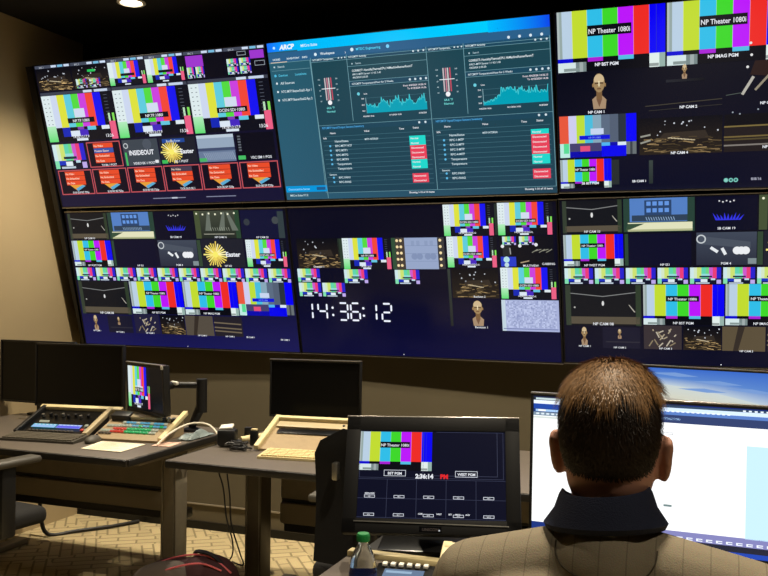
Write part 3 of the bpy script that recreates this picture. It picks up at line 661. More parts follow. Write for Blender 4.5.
# lower middle: clock
t, c = display('e')
c.vgrad(.004, .006, .996, .5, (7, 8, 28), (8, 9, 32), 0); c.vgrad(.004, .5, .996, .994, (7, 8, 30), (10, 11, 54), 0)
theatre(c, .026, .206, .2, .405, 44, 1.0); c.rect(.195, .21, .212, .405, (44, 58, 46), 1); c.text('Director 1', .11, .402, .016, W_, 6)
mv(c, .213, .208, .402, .412, 'NP.TP.1080I', '14:36:12:17'); c.rect(.405, .21, .42, .412, (48, 78, 56), 1)
c.rect(.42, .21, .602, .412, (150, 166, 200), 1); c.rect(.42, .21, .455, .412, (70, 62, 56), 2); c.rect(.578, .21, .602, .412, (60, 58, 60), 2)
for q in range(5):
    for a in (.427, .441, .588): c.disc(a, .228 + .04 * q, .008, (250, 226, 170), 3, 8)
for q in range(4): c.rect(.456, .21 + .05 * q, .578, .212 + .05 * q, (120, 136, 172), 3)
for a in (.48, .5, .53, .55): c.rect(a, .23, a + .012, .26, (140, 156, 190), 3); c.disc(a + .01, .33, .018, (130, 146, 182), 3, 10)
mini(c, .018, .408, .112, .498); mini(c, .018, .503, .112, .598); mini(c, .116, .503, .21, .598); mini(c, .21, .412, .305, .505); mini(c, .41, .415, .505, .508)
# seven-segment clock
SEG = {'0': 'abcdef', '1': 'bc', '2': 'abged', '3': 'abgcd', '4': 'fgbc', '5': 'afgcd', '6': 'afgedc', '7': 'abc', '8': 'abcdefg', '9': 'abcdfg'}
def digit(ch, u, v, w, h, th):
    tu = th / c.W; tv = th / c.H; g = .0
    segs = {'a': (u, v, u + w, v), 'g': (u, v + h / 2, u + w, v + h / 2), 'd': (u, v + h, u + w, v + h), 'f': (u, v, u, v + h / 2), 'b': (u + w, v, u + w, v + h / 2), 'e': (u, v + h / 2, u, v + h), 'c': (u + w, v + h / 2, u + w, v + h)}
    for s_ in SEG[ch]:
        a, b_, x, y = segs[s_]; ta = tu * .7; tb = tv * .7
        if b_ == y: a += ta * .8; x -= ta * .8; pts = [(a, b_), (a + ta * .5, b_ - tb * .7), (x - ta * .5, b_ - tb * .7), (x, b_), (x - ta * .5, b_ + tb * .7), (a + ta * .5, b_ + tb * .7)]
        else: b_ += tb * .8; y -= tb * .8; pts = [(a, b_), (a + ta * .7, b_ + tb * .5), (a + ta * .7, y - tb * .5), (a, y), (a - ta * .7, y - tb * .5), (a - ta * .7, b_ + tb * .5)]
        sl = lambda q: (q[0] + (v + h - q[1]) * .02, q[1])
        c.poly([sl(q) for q in pts], (236, 240, 255), 3)
for ch, u in (('1', .027), ('4', .0875), ('3', .173), ('6', .222), ('1', .288), ('2', .347)): digit(ch, u, .642, .036, .116, .0105)
for u in (.149, .274):
    for v in (.675, .725): c.disc(u, v, .0072, (236, 240, 255), 3, 12)
mv(c, .606, .008, .785, .202, 'DCEN·SDI·1080I', '14:36:12:17:DCrk'); c.rect(.787, .01, .797, .2, (40, 50, 44), 1)
mv(c, .798, .006, .984, .202, 'DCEN·SDI·1080I', '14:36:12:17:DCrk')
mv(c, .612, .206, .79, .4, 'DCEN·SDI·1080I', '14:36:12:17:DCrk')
c.rect(.8, .208, .984, .398, (13, 14, 24), 1); mini(c, .81, .21, .858, .262); mini(c, .868, .21, .92, .262)
for p in ((.81, .27), (.87, .268), (.925, .262)): c.disc(p[0], p[1], .009, (230, 232, 236), 4, 10)
c.rect(.81, .27, .835, .33, (38, 42, 44), 2); c.line(.835, .28, .837, .32, .006, (150, 150, 150), 3)
for q in range(5): c.line(.91 + .012 * q, .31 - .01 * (q % 2), .93 + .012 * q, .29, .004, (140, 140, 126), 3)
c.rect(.802, .335, .855, .395, (40, 60, 200), 2); c.disc(.822, .352, .016, (180, 226, 230), 3, 12); c.disc(.822, .385, .012, (190, 220, 226), 3, 12)
c.line(.87, .372, .9, .36, .006, (170, 150, 120), 3); c.text('MULTIVIEW', .905, .396, .016, W_, 5); c.text('CABBING', .965, .385, .016, W_, 5)
theatre(c, .622, .406, .79, .596, 63, .8); c.text('Revision 2', .72, .592, .016, W_, 6); c.vgrad(.608, .41, .618, .78, (52, 60, 56), (34, 38, 40), 1)
mv(c, .798, .402, .99, .596, 'DCEN·SDI·1080I', '14:36:12:17:DCrk')
bust(c, .71, .612, .775, .45); c.text('Revision 1', .72, .79, .018, W_, 6)
c.rect(.796, .604, .994, .802, (168, 178, 218), 1); c.rect(.796, .604, .81, .802, (196, 214, 226), 2); c.rect(.80, .785, .99, .79, (110, 118, 170), 3)
rn = random.Random(2)
for q in range(34):
    for r_ in range(20):
        g = rn.uniform(-26, 24); a = .812 + q * .0051; b_ = .61 + r_ * .0085
        c.rect(a, b_, a + .0051, b_ + .0085, (int(172 + g), int(182 + g), int(220 + g * .8)), 2)
c.disc(.42, .982, .003, W_, 3, 6)
c.done('screen', SCR, t)
lower('f', True)

# black carrier the displays hang on
b = B()
for z, y in ((2.55, 4.25), (2.12, 4.41), (1.7, 4.525), (1.32, 4.608)):
    bx(b, (4.4, .03, .06), (-1.49, y, z))
for x in (-3.3, -2.7, -1.9, -1.1, -.3, .5):
    bx(b, (.05, .40, .05), (x, 4.445, 2.55)); bx(b, (.05, .24, .05), (x, 4.52, 2.12)); bx(b, (.05, .12, .05), (x, 4.585, 1.7)); bx(b, (.05, .035, .05), (x, 4.627, 1.32)); bx(b, (.06, .012, 1.3), (x, 4.638, 1.95))
A1, A2 = Vector((-3.785, 4.075, 2.742)), Vector((-3.785, 4.575, 1.105))
d = Vector((0, .06, .02)); w = Vector((.035, 0, 0))
vs = [b.verts.new(p) for p in (A1 - w * .4, A1 + w, A2 + w * .5, A2 - w * .1)]; v2 = [b.verts.new(p + d) for p in (A1 - w * .4, A1 + w, A2 + w * .5, A2 - w * .1)]
b.faces.new(vs); b.faces.new(list(reversed(v2)))
for z in range(4): b.faces.new((vs[z], vs[(z + 1) % 4], v2[(z + 1) % 4], v2[z]))
tag(obj('mounting_frame', b, M['bezel'], None, smooth=False), 'black frame edge down the left side of the video wall screens', 'mounting frame')

# ------------------------------------------------------------------ room
def slab(name, size, loc, m): return struct(box(name, size, loc, m, bev=0))
X0, X1, Y0, Y1, ZC = -3.86, 2.4, -1.4, 4.645, 3.03
slab('floor', (X1 - X0 + .2, Y1 - Y0 + .2, .1), ((X0 + X1) / 2, (Y0 + Y1) / 2, -.05), M['carpet'])
slab('ceiling', (X1 - X0 + .2, Y1 - Y0 + .2, .1), ((X0 + X1) / 2, (Y0 + Y1) / 2, ZC + .05), M['ceil'])
slab('wall_back', (X1 - X0 + .2, .1, 1.25), ((X0 + X1) / 2, Y1 + .05, .625), M['taupe'])
slab('wall_back', (X1 - X0 + .2, .1, ZC - 1.25), ((X0 + X1) / 2, Y1 + .05, (ZC + 1.25) / 2), M['blackwall'])
slab('wall_left', (.1, Y1 - Y0, ZC), (X0 - .05, (Y0 + Y1) / 2, ZC / 2), M['beige'])
slab('wall_right', (.1, Y1 - Y0, ZC), (X1 + .05, (Y0 + Y1) / 2, ZC / 2), M['taupe'])
slab('wall_front', (X1 - X0 + .2, .1, ZC), ((X0 + X1) / 2, Y0 - .05, ZC / 2), M['taupe'])
slab('baseboard_back', (X1 - X0, .012, .045), ((X0 + X1) / 2, Y1 - .006, .0225), M['gloss'])
slab('trim_1', (X1 - X0, .010, .008), ((X0 + X1) / 2, Y1 - .005, .15), M['beam'])

# downlights, plus fill spots added without fixtures
LX = -3.034
def downlight(x, y, label=None):
    if label:
        t = thing('downlight', label, 'ceiling light', (x, y, ZC))
        b = B(); lathe(b, [(.075, -.001), (.078, -.006), (.062, -.010), (.055, -.004), (.054, -.001)], 32, cap=False); obj('trim_ring', b, M['white'], t)
        b = B(); lathe(b, [(.054, -.002), (.03, -.0055), (.001, -.006)], 24); obj('lens', b, M['lens'], t)
def spot(x, y, z, P, size=110, blend=.6, soft=.04, col=(1, .87, .66), aim=(0, 0, -1)):
    l = bpy.data.lights.new('downlight_and_fill_beam', 'SPOT'); l.energy = P; l.spot_size = R(size); l.spot_blend = blend; l.shadow_soft_size = soft; l.color = col
    o = bpy.data.objects.new('downlight_and_fill_beam', l); COL.objects.link(o); o.location = (x, y, z); o.rotation_euler = Vector(aim).to_track_quat('-Z', 'Y').to_euler()
downlight(LX, 4.04, 'round recessed ceiling downlight above the top left screen')
spot(LX, 3.96, ZC - .035, 230, 124, 1.0)
for x in (-1.55, -.05, 1.45): spot(x, 3.8, ZC - .035, 230, soft=.02)
for x in (-2.9, -1.5): spot(x, 1.9, ZC - .035, 40)  # front fill toward the rear desks, added without lamps
spot(-.15, 1.6, ZC - .035, 190)
spot(.7, .6, ZC - .035, 42)  # unseen back light, added to brighten the shirt back

# ------------------------------------------------------------------ desks
def desk(name, label, x0, x1, y0, y1, legs, modesty):
    cx, cy = (x0 + x1) / 2, (y0 + y1) / 2
    t = thing('desk', label, 'desk', (cx, cy, 0))
    w, d = x1 - x0, y1 - y0
    box('desktop', (w - .004, d - .004, .026), (0, 0, .717), M['desk'], t, bev=.002)
    b = B(); bx(b, (w, .012, .03), (0, -d / 2 - .004, .714), bev=.005); bx(b, (.012, d, .03), (-w / 2 - .004, 0, .714), bev=.005); bx(b, (.012, d, .03), (w / 2 + .004, 0, .714), bev=.005); bx(b, (w, .012, .03), (0, d / 2 + .004, .714), bev=.005)
    obj('edge_band', b, M['deskedge'], t)
    for lx, m in legs:
        b = B(); bx(b, (.066, .095, .66), (0, 0, .37), bev=.006); bx(b, (.010, .097, .66), (-.037, 0, .37), bev=.003); bx(b, (.010, .097, .66), (.037, 0, .37), bev=.003)
        L = obj('leg', b, m, t, (lx - cx, .02, 0))
        for q in (-.031, .031): box('edge_strip', (.004, .006, .66), (q, -.0475, .37), M['steel'], L, bev=.001)
        box('foot', (.075, d - .45, .035), (0, .15, .0185), m, L, bev=.01); box('bracket', (.08, d - .25, .03), (0, 0, .686), m, L, bev=.006)
    if modesty:
        a, e = modesty; mw = e - a; mx = (a + e) / 2 - cx
        box('modesty_panel', (mw, .016, .235), (mx, .16, .585), M['panel'], t); box('shadow_gap_strip', (mw, .014, .03), (mx, .165, .458), M['black'], t); box('crossbeam', (mw, .05, .10), (mx, .16, .40), M['beam'], t, bev=.012); box('cable_tray', (mw, .10, .05), (mx, .23, .325), M['black'], t, bev=.008)
        b = B(); lathe(b, [(.012, 0), (.012, .004), (.001, .004)], 12); obj('screw_cap', b, M['black'], t, (mx + .25, .152, .60), rot=(R(90), 0, 0))
    return t
desk('desk', 'long grey desk on the left carrying the switcher panels', -3.78, -2.355, 3.14, 4.05, [(-3.7, M['leg']), (-2.44, M['leg'])], (-3.66, -2.5))
desk('desk', 'grey desk behind the office chair, holding the beige console and dark monitor', -2.2, .46, 3.2, 4.05, [(-2.0, M['darkleg']), (.36, M['darkleg'])], (-1.95, .30))
# operator desk
t = thing('desk', 'grey front desk with a pale rear ledge, where the man sits', 'desk', (-.2, 1.96, 0))
box('desktop', (1.52, .60, .028), (0, 0, .716), M['desk'], t); b = B(); bx(b, (1.53, .014, .032), (0, -.305, .714), bev=.005); obj('edge_band', b, M['deskedge'], t)
box('rear_ledge', (1.52, .035, .020), (0, .315, .735), M['cream'], t, bev=.004)
box('rear_shelf', (1.5, .36, .028), (0, .52, .71), M['black'], t)
for x in (-.68, .68):
    L = box('leg', (.06, .08, .64), (x, .1, .36), M['darkleg'], t, bev=.006); box('foot', (.07, .62, .035), (0, 0, -.3415), M['darkleg'], L, bev=.01)

# ------------------------------------------------------------------ monitors
def rotx(a): return Matrix.Rotation(a, 3, 'X')
def monitor(name, label, loc, yaw, tilt, w, h, cz, bezel=.014, screen='off', mats=(M['black'], M['offscreen']), roll=0.0, depth=.03, group=None, edge=None):
    """loc: base point below the panel centre; panel centre sits at local z=cz; tilt>0 leans the top back"""
    t = thing(name, label, 'monitor', loc, yaw, group)
    m = Matrix.Rotation(-tilt, 3, 'X') @ Matrix.Rotation(roll, 3, 'Y')
    def T(p): return m @ Vector(p) + Vector((0, 0, cz))
    b = B(); bx(b, (w, depth, h), (0, depth / 2 + .004, 0), bev=.004)
    # raised rim
    for sx_ in (-1, 1): bx(b, (bezel, .012, h), (sx_ * (w - bezel) / 2, .002, 0), bev=.002)
    for sz in (-1, 1): bx(b, (w, .012, bezel), (0, .002, sz * (h - bezel) / 2), bev=.002)
    bx(b, (w * .6, .03, h * .55), (0, depth + .015, 0), bev=.01)
    bmesh.ops.transform(b, matrix=Matrix.Translation((0, 0, cz)) @ m.to_4x4(), verts=b.verts)
    obj('casing', b, mats[0], t)
    if edge:
        b = B(); bx(b, (w + .002, .016, .004), (0, .004, h / 2 + .001), bev=.001); bx(b, (w * 1.0, .004, .003), (0, -.005, -h / 2 + .004)) if edge == 2 else None
        bmesh.ops.transform(b, matrix=Matrix.Translation((0, 0, cz)) @ m.to_4x4(), verts=b.verts); obj('edge_trim', b, M['silver'], t)
    iw, ih = w - 2 * bezel + .002, h - 2 * bezel + .002
    if screen == 'off':
        b = B(); bx(b, (iw, .004, ih), (0, .003, 0)); bmesh.ops.transform(b, matrix=Matrix.Translation((0, 0, cz)) @ m.to_4x4(), verts=b.verts); obj('screen', b, mats[1], t, smooth=False); cv = None
    else:
        cv = Canvas(T((-iw / 2, 0, ih / 2)), T((iw / 2, 0, ih / 2)), T((-iw / 2, 0, -ih / 2)))
    return t, cv, T
def stand(t, cz, h, back=.07, base=(.24, .18), m=None, z0=0.0):
    m = m or M['black']
    b = B(); bx(b, (.06, .03, cz), (0, back, cz / 2 + .005), bev=.006); bx(b, (.08, .04, .08), (0, back - .02, cz), bev=.006); obj('stand_neck', b, m, t)
    b = B(); bx(b, (base[0], base[1], .014), (0, back, .007), bev=.006); obj('stand_base', b, m, t)
DZ = .731
for x, lab in ((-3.247, 'larger dark monitor behind the small tilted colour bar screen'), (-3.775 + .0, 'dark monitor cut off by the left edge of the photo')):
    w = .55 if x > -3.5 else .52
    if w == .52: x = -3.597
    y = 3.900 if w == .55 else 3.972
    t, cv, T = monitor('monitor', lab, (x, y, DZ), R(5) if w == .55 else 0, R(0), w, .345 if w == .55 else .352, .25, .010, group='dark monitors on the left desk', depth=.022)
    stand(t, .25, .3, .05 if w == .55 else .045, (.18, .05))
t, cv, T = monitor('monitor', 'black switched-off monitor behind the beige slanted console', (-1.875, 3.985, DZ), R(9), R(1), .47, .286, .237, .009, edge=1, depth=.02)
stand(t, .22, .3, .06, (.2, .12))
# small colour bar monitor on an arm
t, c, T = monitor('field_monitor', 'small tilted monitor with colour bars on a jointed arm', (-2.666, 3.692, DZ), R(-21.6), R(-3), .335, .25, .23, .014, screen='on', edge=1, roll=R(.1))
c.rect(0, 0, 1, 1, (12, 13, 16), 0); mv(c, .0, .02, .64, .94, 'NP.TP.1080I', '14:36:12:17', False); c.text('NP.TP.1080I', .33, .5, .06, W_, 6, wmax=.22)
c.done('screen', SCR, t)
b = B(); bx(b, (.02, .02, .02), (.157, -.003, .345), bev=.003); obj('corner_tab', b, M['white'], t)
inv = (Matrix.Translation((-2.666, 3.692, DZ)) @ Matrix.Rotation(R(-21.6), 4, 'Z')).inverted()
L = lambda *p: inv @ Vector(p)
b = B(); tube(b, [L(-2.62, 3.74, .965), L(-2.62, 3.86, .965)], .02, 10); tube(b, [L(-2.62, 3.86, .965), L(-2.47, 3.9, .968)], .017, 10); tube(b, [L(-2.472, 3.9, 1.0), L(-2.472, 3.9, .83)], .028, 12)
obj('arm', b, M['black'], t)
b = B(); tube(b, [L(-2.475, 3.9, .86), L(-2.53, 3.9, .752)], [.026, .02], 10); lathe(b, [(.045, 0), (.045, .012), (.02, .02)], 16, L(-2.53, 3.9, .731)); obj('arm_post', b, M['black'], t)
b = B(); bx(b, (.05, .018, .018), L(-2.60, 3.848, .978), bev=.005); obj('arm_clip', b, M['white'], t)

# operator's preview monitor: leaned back, thick bezel
t, c, T = monitor('monitor', 'black framed monitor with colour bars and a grid of dark tiles', (-.742, 2.338, .725), R(14.2), R(25), .486, .325, .232, .04, screen='on', edge=1, roll=R(-.85), depth=.035, mats=(M['matte'], M['offscreen']))
iw, ih = .408, .247
c.rect(0, 0, 1, 1, (12, 14, 34), 0)
c.frame(.005, .01, .985, .545, .0012, (58, 62, 84), 2); c.frame(.44, .01, .945, .515, .0012, (66, 70, 92), 2)
bars_np(c, .0, .012, .50, .46, 'NP Theater 1080i', fs=.9); c.rect(.505, .012, .53, .46, (12, 14, 34), 7)
def plate(u0, v0, u1, v1, s, h): c.frame(u0, v0, u1, v1, .0014, (214, 218, 230), 4); c.text(s, (u0 + u1) / 2, v1 - (v1 - v0 - h) / 2, h, W_, 5, bold=.03, wmax=(u1 - u0) * .8)
plate(.175, .455, .325, .525, 'BST PGM', .036); plate(.66, .455, .81, .525, 'WEST PGM', .036)
c.text('2:36:14', .39, .545, .06, W_, 5, 'l', .05, wmax=.155); c.text('PM', .56, .545, .06, (232, 40, 44), 5, 'l', .05, wmax=.06)
for v in (.56, .775, .985): c.line(.0, v, 1, v, .0012, (58, 62, 84), 2)
for k in range(7): c.line(.0 + k * .2 if k < 6 else .999, .56, .0 + k * .2 if k < 6 else .999, .985, .0012, (58, 62, 84), 2)
for k in range(5):
    for v in (.77, .97):
        plate(.08 + .2 * k - .032, v - .032, .08 + .2 * k + .04, v, 'NP %d' % (k + 1 + (5 if v > .9 else 0)), .014)
c.text('MIRRORED', .085, .73, .02, W_, 5, bold=.03, wmax=.08)
for u, s in ((.43, 'CAM'), (.555, 'WEST'), (.63, 'BST'), (.68, 'IMAG'), (.745, 'AUX')): c.text(s, u, .945, .02, W_, 5, bold=.03, wmax=.04)
c.done('screen', SCR, t)
b = B(); p = T((0, -.006, -.1345)); bx(b, (.42, .003, .003), p, rot=Matrix.Rotation(R(-25), 3, 'X')); obj('lower_trim', b, M['steel'], t)
cb = Canvas(T((-.03, -.0055, -.142)), T((.03, -.0055, -.142)), T((-.03, -.0055, -.156)))
cb.rect(0, 0, 1, 1, (2, 2, 2), 0); cb.text('UNICON', .5, .85, .7, (70, 60, 52), 2, wmax=.9); o = cb.done('badge', SCR, t); o['label'] = 'dim badge on the lower bezel'
cb = Canvas(T((.022, -.0055, -.150)), T((.026, -.0055, -.150)), T((.022, -.0055, -.154)))
cb.rect(0, 0, 1, 1, (220, 226, 230), 0); cb.done('power_light', SCR, t)
b = B(); bx(b, (.09, .05, .17), (0, .10, .125), bev=.01); bx(b, (.30, .20, .02), (0, .09, .012), bev=.006); obj('stand', b, M['gloss'], t)

# operator's wide desktop display
t, c, T = monitor('monitor', 'wide bright monitor with white windows in front of the man', (-.139, 2.47, .725), R(0), R(0), .712, .402, .253, .008, screen='on', roll=R(.5), depth=.02, edge=1)
stand(t, .25, .3, .08, (.26, .2), M['steel'])
c.vgrad(0, 0, 1, 1, (20, 40, 110), (30, 66, 160), 0)
c.rect(0, .005, .56, .03, (40, 46, 56), 1); c.rect(.01, .012, .2, .026, (190, 206, 210), 2); c.rect(0, .03, .56, .055, (226, 236, 250), 1)
c.rect(0, .055, .56, .09, (34, 70, 158), 1); c.rect(.01, .094, .56, .11, (160, 196, 236), 2); c.rect(0, .09, .56, .115, (28, 52, 110), 1); c.rect(.02, .095, .05, .108, W_, 3)
c.rect(0, .115, .56, .14, (120, 140, 158), 1)
for k in range(12): c.rect(.012 + .02 * k, .12, .024 + .02 * k, .132, (210, 222, 230), 2)
c.rect(0, .14, .45, .905, (252, 254, 252), 1); c.rect(0, .145, .45, .16, (206, 214, 210), 2)
c.rect(.4, .01, 1, .03, (50, 70, 96), 2); c.rect(.4, .026, 1, .052, (206, 226, 248), 3); c.rect(.4, .052, 1, .075, (86, 122, 190), 3); c.rect(.4, .072, 1, .13, (48, 62, 104), 2)
for k in range(18): c.rect(.42 + .018 * k, .045, .43 + .018 * k, .055, (230, 240, 250), 4)
for k in range(9): c.rect(.78 + .02 * k, .014, .79 + .02 * k, .024, (226, 236, 246), 4)
c.rect(.4, .13, 1, .87, (252, 253, 254), 2); c.frame(.475, .197, .535, .21, .001, (120, 126, 132), 3); c.line(.48, .19, 1, .225, .001, (226, 228, 230), 3); c.rect(.505, .69, .535, .705, (110, 130, 130), 3)
c.rect(.795, .25, 1, .87, (190, 224, 244), 3); c.line(.66, .3, .66, .86, .001, (236, 240, 244), 3)
c.rect(.4, .865, 1, .93, (126, 126, 178), 3)
for k in range(16): c.rect(.45 + .035 * k, .90, .472 + .035 * k, .918, (232, 236, 248), 4); c.rect(.456 + .035 * k, .906, .472 + .035 * k, .912, (110, 114, 160), 5)
c.rect(.4, .925, 1, .965, (34, 36, 52), 4); c.rect(0, .905, .4, 1, (28, 50, 120), 1); c.rect(.4, .965, 1, 1, (30, 66, 168), 3)
for k in range(4): c.rect(.58 + .035 * k, .975, .60 + .035 * k, .995, (196, 206, 226), 4)
c.done('screen', SCRW, t)

# display with a sky picture behind it on the rear desk
t, c, T = monitor('monitor', 'monitor showing blue sky and clouds behind the wide bright one', (-.05, 3.83, DZ), R(16), R(0), .60, .38, .238, .008, screen='on', roll=R(2.2), depth=.02, edge=1)
stand(t, .23, .3, .07, (.22, .2))
N = 24
for k in range(N):
    a, b_ = k / N, (k + 1) / N
    e = lambda x: .17 + .2 * x ** 1.1 - .03 * math.sin(x * 4)
    c.poly([(a, 0), (b_, 0), (b_, e(b_) * .55), (a, e(a) * .55)], [(60, 108, 204), (60, 108, 204), (92, 136, 208), (92, 136, 208)], 1)
    c.poly([(a, e(a) * .55), (b_, e(b_) * .55), (b_, e(b_)), (a, e(a))], [(92, 136, 208), (92, 136, 208), (190, 206, 220), (190, 206, 220)], 1)
    c.poly([(a, e(a)), (b_, e(b_)), (b_, e(b_) + .14), (a, e(a) + .14)], [(206, 216, 214), (206, 216, 214), (214, 214, 196), (214, 214, 196)], 1)
    c.poly([(a, e(a) + .14), (b_, e(b_) + .14), (b_, 1), (a, 1)], [(196, 190, 176), (196, 190, 176), (90, 100, 130), (90, 100, 130)], 1)
for a, v in ((.1, .06), (.4, .13), (.62, .2), (.3, .22)): c.poly([(a, v), (a + .18, v - .015), (a + .34, v + .02), (a + .2, v + .03)], (122, 158, 216), 2)
c.done('screen', SCR, t)

# ------------------------------------------------------------------ control panels on the rear desks
def button_mesh(name, w, d, h, m):
    b = B(); bx(b, (w, d, h), (0, 0, h / 2), bev=.0015); o = obj(name, b, m); me = o.data; bpy.data.objects.remove(o); return me
def slanted(name, label, loc, yaw, w, d, rise, face, rails, cat='console'):
    t = thing(name, label, cat, loc, yaw)
    a = math.atan2(rise, d); Mx = Matrix.Rotation(a, 4, 'X'); s = math.hypot(d, rise)
    def put(o, x, y, z=0):   # x along the front, y up the slope from the front edge
        o.parent = t; o.matrix_local = Matrix.Translation((0, 0, .014)) @ Mx @ Matrix.Translation((x, y, z)); return o
    b = B(); pr = [(0, 0), (d, 0), (d, .010 + rise), (0, .010)]
    l = [b.verts.new((-w / 2, y, z)) for y, z in pr]; r = [b.verts.new((w / 2, y, z)) for y, z in pr]
    b.faces.new(l); b.faces.new(list(reversed(r)))
    for k in range(4): b.faces.new((l[k], l[(k + 1) % 4], r[(k + 1) % 4], r[k]))
    obj('housing', b, face, t, smooth=False)
    for sx_, m, wd in rails:
        b = B(); bx(b, (wd, s + .02, .022), (0, s / 2, .006), bev=.003); put(obj('side_rail', b, m), sx_ * (w / 2 + wd / 2 - .004), 0)
    return t, put, s
# black audio/shading panel
t, put, s = slanted('camera_console', 'black slanted panel with two lit blue strip screens on the left desk', (-3.06, 3.475, DZ), R(9), .36, .24, .085, M['gloss'], [(-1, M['black'], .02), (1, M['console'], .026)])
for x, w, cols in ((-.075, .13, ((96, 190, 214), (150, 190, 240))), (.06, .13, ((140, 170, 240), (96, 96, 236)))):
    cv = Canvas((-w / 2, .018, .0026), (w / 2, .018, .0026), (-w / 2, -.018, .0026)); cv.n = Vector((0, 0, 1))
    cv.rect(0, 0, 1, 1, cols[0], 0); cv.rect(.02, .35, .98, .95, cols[1], 1)
    for k in range(6): cv.rect(.05 + .16 * k, .1, .15 + .16 * k, .28, (210, 230, 245), 2)
    o = cv.done('strip_screen', SCR, None); put(o, x, .07, .001)
for k in range(8):
    b = B(); lathe(b, [(.009, 0), (.008, .014), (.001, .0145)], 14); put(obj('knob', b, M['black'] if k % 3 else M['steel']), -.14 + .035 * k, .17 + .012 * (k % 2))
bw = button_mesh('button', .016, .014, .006, M['btnwhite']); br = button_mesh('button', .016, .014, .006, M['btnred']); bd = button_mesh('button', .015, .012, .005, M['btndark'])
bg = button_mesh('button', .0165, .014, .006, M['btngreen']); bb = button_mesh('button', .0145, .012, .006, M['btnblue'])
def btn(me, x, y): o = bpy.data.objects.new('button', me); COL.objects.link(o); put(o, x, y, 0); return o
for x, y, me in ((.145, .09, bw), (.145, .068, bd), (.145, .046, br), (.165, .046, bw)): btn(me, x, y)
for k in range(12): btn(bd, -.13 + .021 * k, .025)
for k in range(4): btn(bw, -.12 + .012 * k, .115)
b = B(); bx(b, (.46, .03, .02), (0, 0, 0), bev=.003); put(obj('rear_rail', b, M['cream']), .02, s + .01, .004)
# production switcher
t, put, s = slanted('switcher_console', 'tan slanted switcher panel with rows of red, green and blue buttons', (-2.64, 3.50, DZ), R(7), .36, .25, .088, M['consoleface'], [(1, M['cream'], .024)])
for k in range(13): btn(bb if k % 4 else bw, -.085 + .0185 * k, .155)
for k in range(14): btn(bw if k < 4 else (bb if k % 3 else bg), -.095 + .0187 * k, .125)
for r_ in range(2):
    for k in range(13): btn(br if k < 4 else (bg if k < 11 else bw), -.105 + .0187 * k, .092 - .028 * r_)
for k in range(4):
    btn(bw, -.16 + .018 * k, .07); btn(bd, -.16 + .018 * k, .045); btn(bw, -.155 + .018 * k, .12)
b = B(); bx(b, (.26, .035, .018), bev=.003); put(obj('label_bar', b, M['console']), -.0, .205, .008)
b = B(); bx(b, (.10, .05, .03), bev=.004); put(obj('joystick_box', b, M['black']), -.12, .20, .012)
for k in range(3):
    b = B(); lathe(b, [(.012, 0), (.010, .018), (.001, .019)], 14); put(obj('knob', b, M['steel'] if k % 2 else M['black']), .115 + .025 * k, .19)
# beige console under the dark monitor
def beige_console(label, loc, yaw, w, d, rise):
    t, put, s = slanted('control_console', label, loc, yaw, w, d, rise, M['consoleface'], [(-1, M['cream'], .024), (1, M['cream'], .024)])
    b = B(); bx(b, (w + .03, .022, .024), bev=.003); put(obj('top_rail', b, M['cream']), 0, s - .006, .006)
    b = B(); bx(b, (w - .02, .05, .006), bev=.002); put(obj('connector_strip', b, M['console']), 0, s - .055, .002)
    b = B(); bx(b, (w * .62, .045, .004), bev=.001); put(obj('slot', b, M['gloss']), -w * .12, s - .115, .001)
    b = B(); bx(b, (w * .2, .035, .004), bev=.001); put(obj('label_plate', b, M['white']), w * .34, s - .112, .001)
    for k in range(3): b = B(); lathe(b, [(.006, 0), (.006, .006), (.001, .007)], 12); put(obj('knob', b, M['black']), w * .22 + .06 * k, s - .052, .004)
    return t
beige_console('beige slanted console in front of the dark switched-off monitor', (-1.715, 3.575, DZ), R(6), .47, .26, .095)
beige_console('beige console corner between the black framed monitor and the shoulder', (-.36, 2.025, DZ), R(8), .50, .17, .068)

def keyboard(label, loc, yaw, w, d, body, keym):
    t = thing('keyboard', label, 'keyboard', loc, yaw)
    b = B(); pr = [(-d / 2, 0), (d / 2, 0), (d / 2, .022), (-d / 2, .010)]
    l = [b.verts.new((-w / 2, y, z)) for y, z in pr]; r = [b.verts.new((w / 2, y, z)) for y, z in pr]
    b.faces.new(l); b.faces.new(list(reversed(r)))
    for k in range(4): b.faces.new((l[k], l[(k + 1) % 4], r[(k + 1) % 4], r[k]))
    obj('body', b, body, t, smooth=False)
    b = B(); a = math.atan2(.012, d)
    for r_ in range(5):
        for k in range(15):
            y = -d / 2 + d * (r_ + .7) / 5.6; bx(b, (w / 17.5, d / 7.5, .006), (-w / 2 + w * (k + 1) / 16, y, .010 + (y + d / 2) / d * .012 + .003), rot=(a, 0, 0))
    obj('keys', b, keym, t, smooth=False)
keyboard('dark grey keyboard lying in front of the blue lit panel', (-3.02, 3.385, DZ), R(7), .40, .13, M['padgrey'], mat('grey_key_plastic', (88, 82, 70), .5))
keyboard('cream keyboard at the desk edge in front of the beige console', (-1.665, 3.475, DZ), R(7), .42, .13, M['cream'], mat('pale_key_plastic', (206, 188, 138), .5))

t = thing('mouse', 'dark computer mouse beside the loose papers', 'mouse', (-2.765, 3.425, DZ), R(10))
b = B(); ellipsoid(b, (0, 0, .008), (.032, .055, .026));
for v in b.verts: v.co.z = max(v.co.z, 0)
obj('shell', b, M['padgrey'], t); b = B(); lathe(b, [(.006, 0), (.006, .006), (.001, .0065)], 10); obj('scroll_wheel', b, M['black'], t, (0, .03, .030), rot=(0, R(90), 0))

